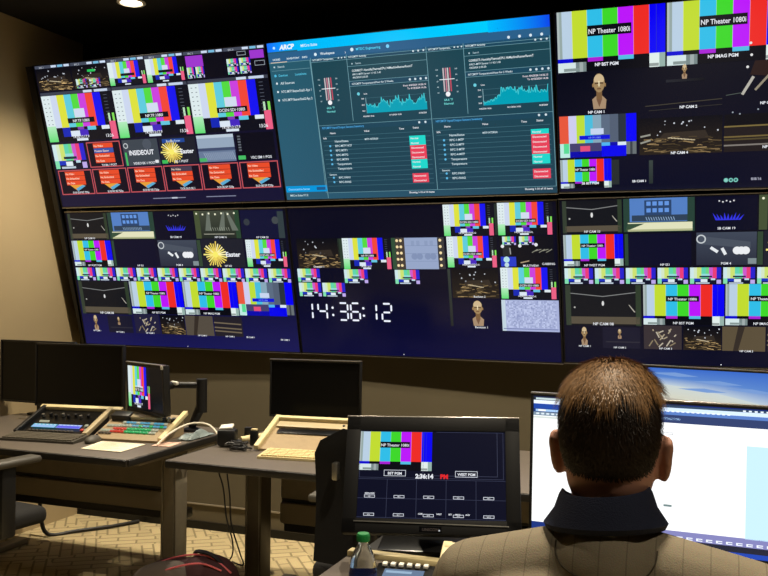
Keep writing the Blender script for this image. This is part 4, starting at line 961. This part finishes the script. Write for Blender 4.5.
def sheet(name, label, pts, z, m, cat='paper', lines=0):
    b = B(); lo = [b.verts.new((x, y, z)) for x, y in pts]; hi = [b.verts.new((x, y, z + .0022)) for x, y in pts]
    b.faces.new(list(reversed(lo))); b.faces.new(hi)
    for k in range(4): b.faces.new((lo[k], lo[(k + 1) % 4], hi[(k + 1) % 4], hi[k]))
    o = tag(obj(name, b, m, smooth=False), label, cat)
    if lines:
        b = B(); P = [Vector((*p, z + .0028)) for p in pts]
        for k in range(lines):
            f = (k + 1) / (lines + 1); a = P[0].lerp(P[1], f).lerp(P[3].lerp(P[2], f), .12); e = P[0].lerp(P[1], f).lerp(P[3].lerp(P[2], f), .5 + .3 * ((k * 7) % 3) / 2)
            n = (P[1] - P[0]).normalized() * .002; b.faces.new([b.verts.new(q) for q in (a - n, e - n, e + n, a + n)])
        obj('printed_lines', b, M['ink'], o, smooth=False)
    return o
sheet('paper_sheet', 'cream paper sheet on the desk in front of the red and green buttons', [(-2.70, 3.262), (-2.74, 3.455), (-2.50, 3.47), (-2.485, 3.265)], DZ + .0005, M['paper'], lines=9)
sheet('paper_sheet', 'pinkish printed sheet at the right end of the left desk', [(-2.455, 3.45), (-2.47, 3.56), (-2.375, 3.575), (-2.365, 3.46)], DZ + .0005, M['pinkpaper'], lines=7)
b = B(); bmesh.ops.create_grid(b, x_segments=18, y_segments=14, size=.5)
rn = random.Random(4)
for v in b.verts:
    x, y = v.co.x, v.co.y; e = max(abs(x), abs(y)) * 2
    v.co = Vector((-2.40 + x * .075, 3.74 + y * .22, DZ + .004 + (1 - e ** 2) * .022 * (1 + .6 * math.sin(9 * x + 5 * y)) + rn.uniform(0, .004)))
g = bmesh.ops.solidify(b, geom=list(b.faces), thickness=.002)
tag(obj('plastic_bag', b, M['bag']), 'crumpled pale blue plastic bag between the two rear desks', 'bag')
t = thing('power_adapter', 'bulky black box with a white top by the beige console desk', 'power adapter', (-2.14, 3.60, DZ), R(20))
box('case', (.085, .09, .075), (0, 0, .042), M['black'], t, bev=.012); box('white_cap', (.06, .06, .012), (-.005, .005, .087), M['white'], t, rot=(R(8), R(-6), 0), bev=.003); box('plug', (.03, .05, .03), (.055, -.02, .016), M['black'], t, bev=.006)
AD = [(-2.035, 3.665, .036, .07, 'short black plug with a pale top next to the bulky black box', True), (-2.12, 3.76, .034, .066, 'middle black plug of the three beside the cable tangle', False), (-2.01, 3.86, .03, .06, 'rear black plug of the three, nearest the wall', False)]
for x, y, w, h, lab, top in AD:
    t = thing('power_plug', lab, 'power plug', (x, y, DZ), R(12), 'small black plugs on the rear desk')
    box('case', (w, .03, h), (0, 0, h / 2), M['black'], t, bev=.004)
    if top: box('cap', (w * .8, .024, .008), (0, 0, h + .003), M['cream'], t, bev=.002)
rn = random.Random(8); b = B()
for q in range(7):
    cx, cy, rr = -2.04 + rn.uniform(-.03, .02), 3.53 + rn.uniform(-.02, .03), rn.uniform(.025, .045)
    tube(b, smooth_path([(cx + rr * 1.3 * math.cos(a * .9 + q), cy + rr * .7 * math.sin(a * .9 + q), DZ + .006 + .004 * q + .004 * math.sin(a * 2)) for a in range(9)], 5), .0042, 6)
tag(obj('cable_tangle', b, M['cable']), 'tangle of black cables on the desk left of the beige console', 'cables')
b = B(); tube(b, [(-2.11, 3.67, DZ + .02), (-2.035, 3.79, DZ + .024)], [.014, .020], 14); tag(obj('paper_roll', b, M['cream']), 'small cream roll lying behind the cable tangle', 'roll')
for pts, lab in (([(-2.11, 3.92, DZ + .005), (-2.07, 3.86, DZ + .06), (-2.0, 3.86, DZ + .075), (-1.96, 3.88, DZ + .03), (-1.93, 3.9, DZ + .005)], 'thin black wire looping up beside the dark monitor'),):
    tag(wire('wire', pts, .0028, M['cable']), lab, 'cable')
tag(wire('white_cable', [(-2.43, 3.46, DZ + .006), (-2.425, 3.55, DZ + .045), (-2.40, 3.68, DZ + .075), (-2.32, 3.72, DZ + .07), (-2.22, 3.66, DZ + .03), (-2.185, 3.64, DZ + .006)], .0045, M['whitecable']), 'white cable arching over the gap between the rear desks', 'cable')
tag(wire('cable', [(-2.50, 4.075, .71), (-2.485, 4.08, .52), (-2.46, 4.1, .40), (-2.44, 4.1, .25), (-2.40, 4.1, .12), (-2.40, 4.08, .04), (-2.47, 4.06, .008), (-2.52, 4.02, .008)], .004, M['cable']), 'hanging black cable curling toward the backpack', 'cable')
tag(wire('cable', [(-2.44, 4.075, .71), (-2.43, 4.08, .52), (-2.42, 4.1, .36), (-2.41, 4.1, .22), (-2.36, 4.1, .08), (-2.335, 4.1, .008), (-2.42, 4.13, .008)], .004, M['cable']), 'hanging black cable nearer the dark desk leg', 'cable')
tag(wire('cable', [(-3.70, 4.12, .34), (-3.70, 4.13, .12), (-3.66, 4.15, .014), (-3.56, 4.28, .012), (-3.44, 4.44, .012), (-3.36, 4.60, .012)], .012, M['cable']), 'thick black cable on the carpet under the left desk', 'cable')

# ------------------------------------------------------------------ chairs
def chair(label, loc, yaw, back=True, arm=0.0, sz=.49):
    t = thing('office_chair', label, 'office chair', loc, yaw)
    b = B(); bx(b, (.49, .48, .075), (0, .0, sz), bev=.032, seg=4)
    obj('seat', b, M['fabric'], t)
    if back:
        b = B(); n = 10; rows = []
        for k in range(n + 1):
            f = k / n; z = .53 + .47 * f; hw = .235 - .012 * f - .11 * max(0, (f - .8) / .2) ** 2.2; y = -.235 - .05 * f + .03 * math.sin(f * PI)
            rows.append([b.verts.new((hw * (q / 4), y - .035 * (1 - (q / 4) ** 2), z)) for q in range(-4, 5)])
        for a, e in zip(rows, rows[1:]):
            for q in range(8): b.faces.new((a[q], a[q + 1], e[q + 1], e[q]))
        bmesh.ops.solidify(b, geom=list(b.faces), thickness=.04)
        obj('backrest', b, M['fabric'], t)
        b = B(); tube(b, smooth_path([(0, -.10, .45), (0, -.27, .46), (0, -.315, .60), (0, -.325, .82)], 6), [.028] * 19, 10); obj('back_support', b, M['black'], t)
        for s_ in (-1, 1):
            b = B(); bx(b, (.022, .03, .06), (0, 0, 0), bev=.006); obj('hinge', b, M['steel'], t, (s_ * .13, -.305, .86))
    for s_ in (-1, 1) if back else ():
        b = B(); bx(b, (.03, .07, .25 + arm), (s_ * .275, .0, .575 + arm / 2), bev=.01); bx(b, (.09, .07, .03), (s_ * .235, 0, .46), bev=.008)
        A = obj('armrest', b, M['black'], t)
        b = B(); bx(b, (.075, .25, .03), (s_ * .275, .02, .71 + arm), bev=.013, seg=3); obj('arm_pad', b, M['padgrey'], A)
    b = B(); tube(b, [(0, 0, sz - .035), (0, 0, .28)], .026, 12); tube(b, [(0, 0, .28), (0, 0, .09)], .04, 14); obj('gas_lift', b, M['black'], t)
    b = B()
    for k in range(5):
        a = 2 * PI * k / 5 + .3; tube(b, [(0, 0, .105), (.29 * math.cos(a), .29 * math.sin(a), .075)], [.032, .02], 8)
    SB = obj('star_base', b, M['black'], t)
    for k in range(5):
        a = 2 * PI * k / 5 + .3; b = B(); tube(b, [(-.02, 0, 0), (.02, 0, 0)], .028, 14); o = obj('caster', b, M['black'], SB, (.29 * math.cos(a), .29 * math.sin(a), .029), rot=(0, 0, a))
    return t
chair('black office chair with grey arm pads at the left picture edge', (-2.955, 2.84, 0), R(-8), True, .04)
chair('black office chair behind the black framed monitor, facing the rear desk', (-1.085, 3.02, 0), R(4))
chair('office chair that the man sits on', (-.142, 1.24, 0), R(0), False, 0, .385)

# ------------------------------------------------------------------ shapes fused into one skin
def fuse(name, prims, m, parent, voxel=.006, it=6, fac=.5):
    b = B(); prims(b); bmesh.ops.recalc_face_normals(b, faces=b.faces)
    me = bpy.data.meshes.new(name); b.to_mesh(me); b.free(); o = bpy.data.objects.new(name, me); COL.objects.link(o)
    r = o.modifiers.new('r', 'REMESH'); r.mode = 'VOXEL'; r.voxel_size = voxel; r.use_smooth_shade = True
    s_ = o.modifiers.new('s', 'SMOOTH'); s_.factor = fac; s_.iterations = it
    dg = bpy.context.evaluated_depsgraph_get(); n = bpy.data.meshes.new_from_object(o.evaluated_get(dg)); o.modifiers.clear(); o.data = n; bpy.data.meshes.remove(me)
    n.materials.clear(); n.materials.append(m); n.polygons.foreach_set('use_smooth', [True] * len(n.polygons)); o.parent = parent; return o
def superell(bm, c, r, e=.8, u=32, v=20, rot=None):
    vs = ellipsoid(bm, (0, 0, 0), (1, 1, 1), u=u, v=v); sg = lambda x: math.copysign(abs(x) ** e, x)
    for q in vs:
        p = q.co; l = p.length; p = p / l; q.co = Vector((sg(p.x) * r[0], sg(p.y) * r[1], sg(p.z) * r[2]))
        if rot: q.co = Euler(rot).to_matrix() @ q.co
        q.co += Vector(c)

# backpack
BK = thing('backpack', 'maroon backpack with red zips lying on the floor by the desk leg', 'backpack', (-2.19, 3.355, 0))
def pk(b):
    superell(b, (.02, 0, .13), (.25, .12, .135), .75); superell(b, (-.14, -.02, .09), (.15, .11, .10), .8, rot=(0, R(-14), 0)); superell(b, (.12, -.02, .16), (.14, .10, .145), .8, rot=(0, R(6), 0))
fuse('body', pk, M['pack'], BK, .009, 6)
def pk2(b): superell(b, (-.07, -.085, .175), (.15, .075, .095), .8, rot=(0, R(-14), 0))
fuse('front_pocket', pk2, M['packgrey'], BK, .008, 5)
for pts in ([(-.27, -.05, .13), (-.18, -.06, .215), (-.03, -.05, .285), (.13, -.05, .31), (.25, -.05, .25)], [(-.12, -.145, .19), (-.02, -.135, .255), (.12, -.10, .29), (.22, -.08, .265)], [(.02, -.15, .19), (.12, -.125, .235), (.2, -.105, .23)]):
    BKz = wire('zip', pts, .0042, M['zipper'], BK)
wire('handle', [(.05, -.02, .305), (.09, -.05, .325), (.16, -.06, .32), (.20, -.04, .28)], .009, M['strap'], BK)
wire('shoulder_strap', [(.2, .05, .2), (.28, .02, .12), (.31, -.05, .02), (.24, -.14, .012), (.12, -.16, .012)], .016, M['strap'], BK)

# ------------------------------------------------------------------ on the front desk
t = thing('water_bottle', 'clear water bottle with a green cap on the front desk', 'bottle', (-.767, 1.90, .7305))
prof = [(.026, 0), (.030, .004), (.0315, .012), (.0300, .022), (.0315, .030), (.0315, .088), (.0305, .094), (.0315, .10), (.029, .112), (.023, .130), (.0155, .143), (.0125, .150), (.0125, .158)]
b = B(); lathe(b, prof, 32); obj('shell', b, M['pet'], t)
b = B(); lathe(b, [(.0325, 0), (.0325, .052)], 32, cap=False); bmesh.ops.solidify(b, geom=list(b.faces), thickness=.0006); obj('wrap', b, M['label'], t, (0, 0, .034))
b = B(); lathe(b, [(.0148, 0), (.0148, .014), (.0135, .0175), (.001, .018)], 28)
for k in range(28): a = 2 * PI * k / 28; bx(b, (.0012, .0012, .013), (.0148 * math.cos(a), .0148 * math.sin(a), .007))
obj('cap', b, M['green'], t, (0, 0, .156))
t = thing('desk_phone', 'dark desk keypad with white keys beside the water bottle', 'keypad', (-.72, 2.035, .7305), R(10))
b = B(); bx(b, (.15, .19, .02), (0, 0, .0215), rot=(R(6), 0, 0), bev=.005); obj('body', b, M['gloss'], t)
kw = button_mesh('key', .012, .02, .008, M['white'])
for k in range(6):
    o = bpy.data.objects.new('key', kw); COL.objects.link(o); o.parent = t; o.location = (-.055 + .021 * k, .075, .039)
cv = Canvas((-.05, .05, .0395), (.05, .05, .0395), (-.05, .0, .0335)); cv.n = Vector((0, 0, 1)); cv.rect(0, 0, 1, 1, (96, 120, 150), 0); cv.rect(.05, .2, .7, .45, (150, 180, 206), 1); cv.done('keypad_screen', SCR, t)
tag(wire('cable', [(-.665, 2.13, .736), (-.655, 2.17, .74), (-.64, 2.20, .736)], .003, M['whitecable']), 'thin pale cord beside the beige console corner', 'cord')

# ------------------------------------------------------------------ the man
MX, MY = -.144, 1.30
P = thing('person', 'man with short brown hair in a tan shirt with navy collar, seated facing the screens', 'person', (MX, 1.25, 0))
off = Vector((-MX, -1.25, 0))
def V3(*p): return Vector(p) + off
def body(b):
    superell(b, V3(MX, MY, 1.277), (.066, .094, .087), .84)
    superell(b, V3(MX, MY + .028, 1.215), (.057, .068, .08), .85)
    superell(b, V3(MX, MY - .01, 1.218), (.061, .07, .06), .9)
    capsule(b, V3(MX, MY - .03, 1.08), V3(MX, MY - .012, 1.20), .058, .052)
    ellipsoid(b, V3(MX, MY + .098, 1.235), (.012, .02, .022)); ellipsoid(b, V3(MX, MY + .088, 1.185), (.026, .018, .008))   # nose, lips
    ellipsoid(b, V3(MX, MY + .07, 1.152), (.028, .022, .02))
    for s_ in (-1, 1):
        ellipsoid(b, V3(MX + s_ * .031, MY + .084, 1.262), (.013, .011, .010))
        superell(b, V3(MX + s_ * .0725, MY - .002, 1.236), (.0085, .021, .034), .9, rot=(R(8), 0, R(s_ * 24)))
        ellipsoid(b, V3(MX + s_ * .0785, MY - .012, 1.252), (.007, .012, .018), (0, 0, R(s_ * 25)))
    # trunk
    for z, rx, ry in ((.56, .15, .10), (.7, .15, .095), (.85, .16, .10), (.98, .175, .10)): superell(b, V3(MX, 1.255, z), (rx, ry, .13), .85)
    for s_ in (-1, 1):
        sh = V3(MX + s_ * .185, 1.27, 1.035); el = V3(MX + s_ * .235, 1.40, .83); wr = V3(MX + s_ * .13, 1.63, .785)
        capsule(b, V3(MX, 1.265, 1.05), sh, .06, .046); capsule(b, sh, el, .043, .036); capsule(b, el, wr, .036, .025)
        # hand
        d = (V3(MX + s_ * .10, 1.72, .765) - wr).normalized(); pc = wr + d * .055; sd = d.cross(Vector((0, 0, 1))).normalized() * s_
        superell(b, pc, (.036, .046, .014), .8)
        for k, (q, l) in enumerate(((-.027, .060), (-.010, .070), (.008, .066), (.025, .052))):
            f0 = pc + d * .036 + sd * q; f1 = f0 + d * l * .5 + Vector((0, 0, .008)); f2 = f0 + d * l + Vector((0, 0, -.012))
            capsule(b, f0, f1, .0085, .008); capsule(b, f1, f2, .008, .0068)
        capsule(b, pc - sd * .03 - d * .02, pc - sd * .05 + d * .012, .011, .009); capsule(b, pc - sd * .05 + d * .012, pc - sd * .05 + d * .04 + Vector((0, 0, -.008)), .009, .0075)
        hp = V3(MX + s_ * .09, 1.24, .525); kn = V3(MX + s_ * .13, 1.64, .50); an = V3(MX + s_ * .13, 1.60, .10)
        capsule(b, hp, kn, .075, .052); capsule(b, kn, an, .048, .034); capsule(b, an, V3(MX + s_ * .14, 1.74, .05), .03, .025)
fuse('body', body, M['skin'], P, .0042, 4)
def shirt(b):
    for z, rx, ry, cy in ((.58, .168, .118, 1.25), (.70, .166, .115, 1.25), (.83, .178, .118, 1.25), (.95, .195, .118, 1.255), (1.02, .198, .108, 1.26)): superell(b, V3(MX, cy, z), (rx, ry, .13 if z < 1 else .085), .8)
    capsule(b, V3(MX - .03, 1.245, 1.095), V3(MX - .19, 1.262, 1.047), .056, .058); capsule(b, V3(MX + .03, 1.245, 1.098), V3(MX + .195, 1.275, 1.054), .056, .058)
    capsule(b, V3(MX, 1.233, 1.09), V3(MX, 1.255, 1.05), .072, .09)
    for s_ in (-1, 1):
        z = 1.035 if s_ < 0 else 1.05
        sh = V3(MX + s_ * .195, 1.265, z); el = V3(MX + s_ * .245, 1.395, .835)
        capsule(b, sh, el, .06, .053)
        capsule(b, V3(MX + s_ * .10, 1.18, .99), V3(MX + s_ * .07, 1.18, .86), .055, .05)
SH = fuse('shirt', shirt, M['shirt'], P, .0055, 9)
# collar: stand plus folded leaf
b = B(); n = 40; prof = [(.069, 1.144), (.080, 1.141), (.084, 1.149), (.078, 1.170), (.0705, 1.190), (.066, 1.197), (.0625, 1.195), (.0635, 1.180), (.067, 1.156)]
rings = []
for k in range(n):
    a = 2 * PI * k / n; fr = max(0, math.sin(a)); bk = max(0, -math.sin(a)); sd_ = abs(math.cos(a))
    rings.append([b.verts.new(V3(MX - .003 + r_ * .90 * math.cos(a) * (1 + .12 * sd_ * (i in (1, 2))), 1.262 + r_ * .98 * math.sin(a), z - .03 * fr + (.008 * bk if i in (0, 1, 2) else 0) + (.006 * math.cos(a)))) for i, (r_, z) in enumerate(prof)])
for k in range(n):
    for i in range(len(prof)): b.faces.new((rings[k][i], rings[k][(i + 1) % len(prof)], rings[(k + 1) % n][(i + 1) % len(prof)], rings[(k + 1) % n][i]))
o = obj('collar', b, M['collar'], SH); o['label'] = 'navy collar'
from mathutils.bvhtree import BVHTree
bv = BVHTree.FromPolygons([v.co for v in SH.data.vertices], [tuple(p.vertices) for p in SH.data.polygons])
pts = []
for k in range(25):
    a = PI * k / 24; hit = bv.ray_cast(V3(MX - .066 * math.cos(a) + .004, .8, 1.142 - .062 * math.sin(a) ** .8 + .22), Vector((0, .87, -.49)))
    if hit[0] is not None: pts.append(hit[0] + hit[1] * .0004)
b = B(); tube(b, pts, .0011, 6); o = obj('seam', b, mat('dark_seam_thread', (74, 66, 52), .9), SH); o['label'] = 'dark curved seam on the upper back'
def trousers(b):
    superell(b, V3(MX, 1.25, .54), (.172, .125, .085), .8)
    for s_ in (-1, 1):
        hp = V3(MX + s_ * .09, 1.25, .53); kn = V3(MX + s_ * .13, 1.64, .515); an = V3(MX + s_ * .13, 1.61, .12)
        capsule(b, hp, kn, .084, .066); capsule(b, kn, an, .064, .052)
fuse('trousers', trousers, M['trouser'], P, .009, 4)
for s_ in (-1, 1):
    def sh(b): superell(b, V3(MX + s_ * .135, 1.68, .045), (.046, .135, .045), .8)
    fuse('shoe', sh, M['shoe'], P, .008, 2)
# hair: a close cap plus short strands combed out from the crown
HC = V3(MX, MY, 1.277); HR = (.0685, .097, .0905)
def sgp(x, e=.86): return math.copysign(abs(x) ** e, x)
def scalp(th, ph, k=1.0):
    x, y, z = math.cos(ph) * math.cos(th), math.cos(ph) * math.sin(th), math.sin(ph)
    return HC + Vector((sgp(x) * HR[0] * k, sgp(y) * HR[1] * k, sgp(z) * HR[2] * k))
def hairline(th):            # lowest latitude of hair by heading (front, sides above ears, nape)
    s_ = math.sin(th)
    if s_ > .45: return R(32)
    if s_ > -.25: return R(32) + (R(-14) - R(32)) * (.45 - s_) / .70
    return R(-14) + (R(-62) - R(-14)) * min(1, (-.25 - s_) / .35)
b = B(); NT, NP = 72, 26; rows = []
for i in range(NT):
    th = 2 * PI * i / NT; lo = hairline(th)
    rows.append([b.verts.new(scalp(th, lo + (PI / 2 - lo) * j / NP * .999, 1 + .012 * math.sin(j / NP * PI / 2))) for j in range(NP + 1)])
for i in range(NT):
    for j in range(NP): b.faces.new((rows[i][j], rows[(i + 1) % NT][j], rows[(i + 1) % NT][j + 1], rows[i][j + 1]))
bmesh.ops.remove_doubles(b, verts=b.verts, dist=.0003)
HM = obj('hair', b, M['hair'], P)
rn = random.Random(3); bt = B(); bs = B(); cnt = 0
while cnt < 11000:
    th = rn.uniform(0, 2 * PI); z = rn.uniform(-.9, 1); ph = math.asin(z)
    if ph < hairline(th) + .03: continue
    cnt += 1; p0 = scalp(th, ph, 1.0); n = (p0 - HC).normalized()
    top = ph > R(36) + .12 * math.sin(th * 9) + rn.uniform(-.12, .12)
    fl = Vector((n.x * .9, -.55 if top else -.1, -.75 if n.z < .8 else -.2)) + Vector((rn.uniform(-.25, .25), rn.uniform(-.2, .2), rn.uniform(-.2, .1)))
    fl = (fl - n * fl.dot(n)).normalized()
    ln = (rn.uniform(.022, .040) if top else rn.uniform(.009, .016))
    lift = rn.uniform(.002, .006) if top else rn.uniform(.0015, .004)
    p1 = p0 + fl * ln * .5 + n * (lift - .02 * ln); p2 = p0 + fl * ln + n * (lift - (3.2 * ln * ln if top else ln * .03))
    sd_ = fl.cross(n).normalized() * (.00055 if top else .0004)
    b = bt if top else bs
    v = [b.verts.new(q) for q in (p0 - sd_, p0 + sd_, p1 + sd_, p1 - sd_, p2)]
    b.faces.new(v[:4]); b.faces.new((v[3], v[2], v[4]))
o = obj('top_strands', bt, M['hairlit'], HM, smooth=False); o['label'] = 'longer brown hair on top, coloured as lit from above'  # top strands take the lit hair tone, the rest the shaded one
o = obj('short_strands', bs, M['hair'], HM, smooth=False); o['label'] = 'short brown hair at the back and sides, coloured as shaded'

# ------------------------------------------------------------------ world, camera, view
wd = bpy.data.worlds.new('dim_room'); S.world = wd; wd.use_nodes = True
wd.node_tree.nodes['Background'].inputs['Color'].default_value = (.02, .018, .016, 1); wd.node_tree.nodes['Background'].inputs['Strength'].default_value = .3
cam = bpy.data.cameras.new('camera'); co = bpy.data.objects.new('camera', cam); COL.objects.link(co)
ro, pi_, ya = R(.57), R(.05), R(-20.8)
f = Vector((math.sin(ya) * math.cos(pi_), math.cos(ya) * math.cos(pi_), math.sin(pi_))); r0 = Vector((math.cos(ya), -math.sin(ya), 0)); u0 = r0.cross(f)
r = r0 * math.cos(ro) + u0 * math.sin(ro); u = -r0 * math.sin(ro) + u0 * math.cos(ro)
mw = Matrix.Identity(4)
for i in range(3): mw[i][0] = r[i]; mw[i][1] = u[i]; mw[i][2] = -f[i]
mw[0][3], mw[1][3], mw[2][3] = 0, 0, 1.47
co.matrix_world = mw; cam.sensor_width = 36; cam.lens = 885 * 36 / 768; cam.clip_start = .05
S.camera = co
S.view_settings.view_transform = 'Standard'; S.view_settings.look = 'None'; S.view_settings.gamma = 1; S.view_settings.use_curve_mapping = False; S.view_settings.exposure = 0.0
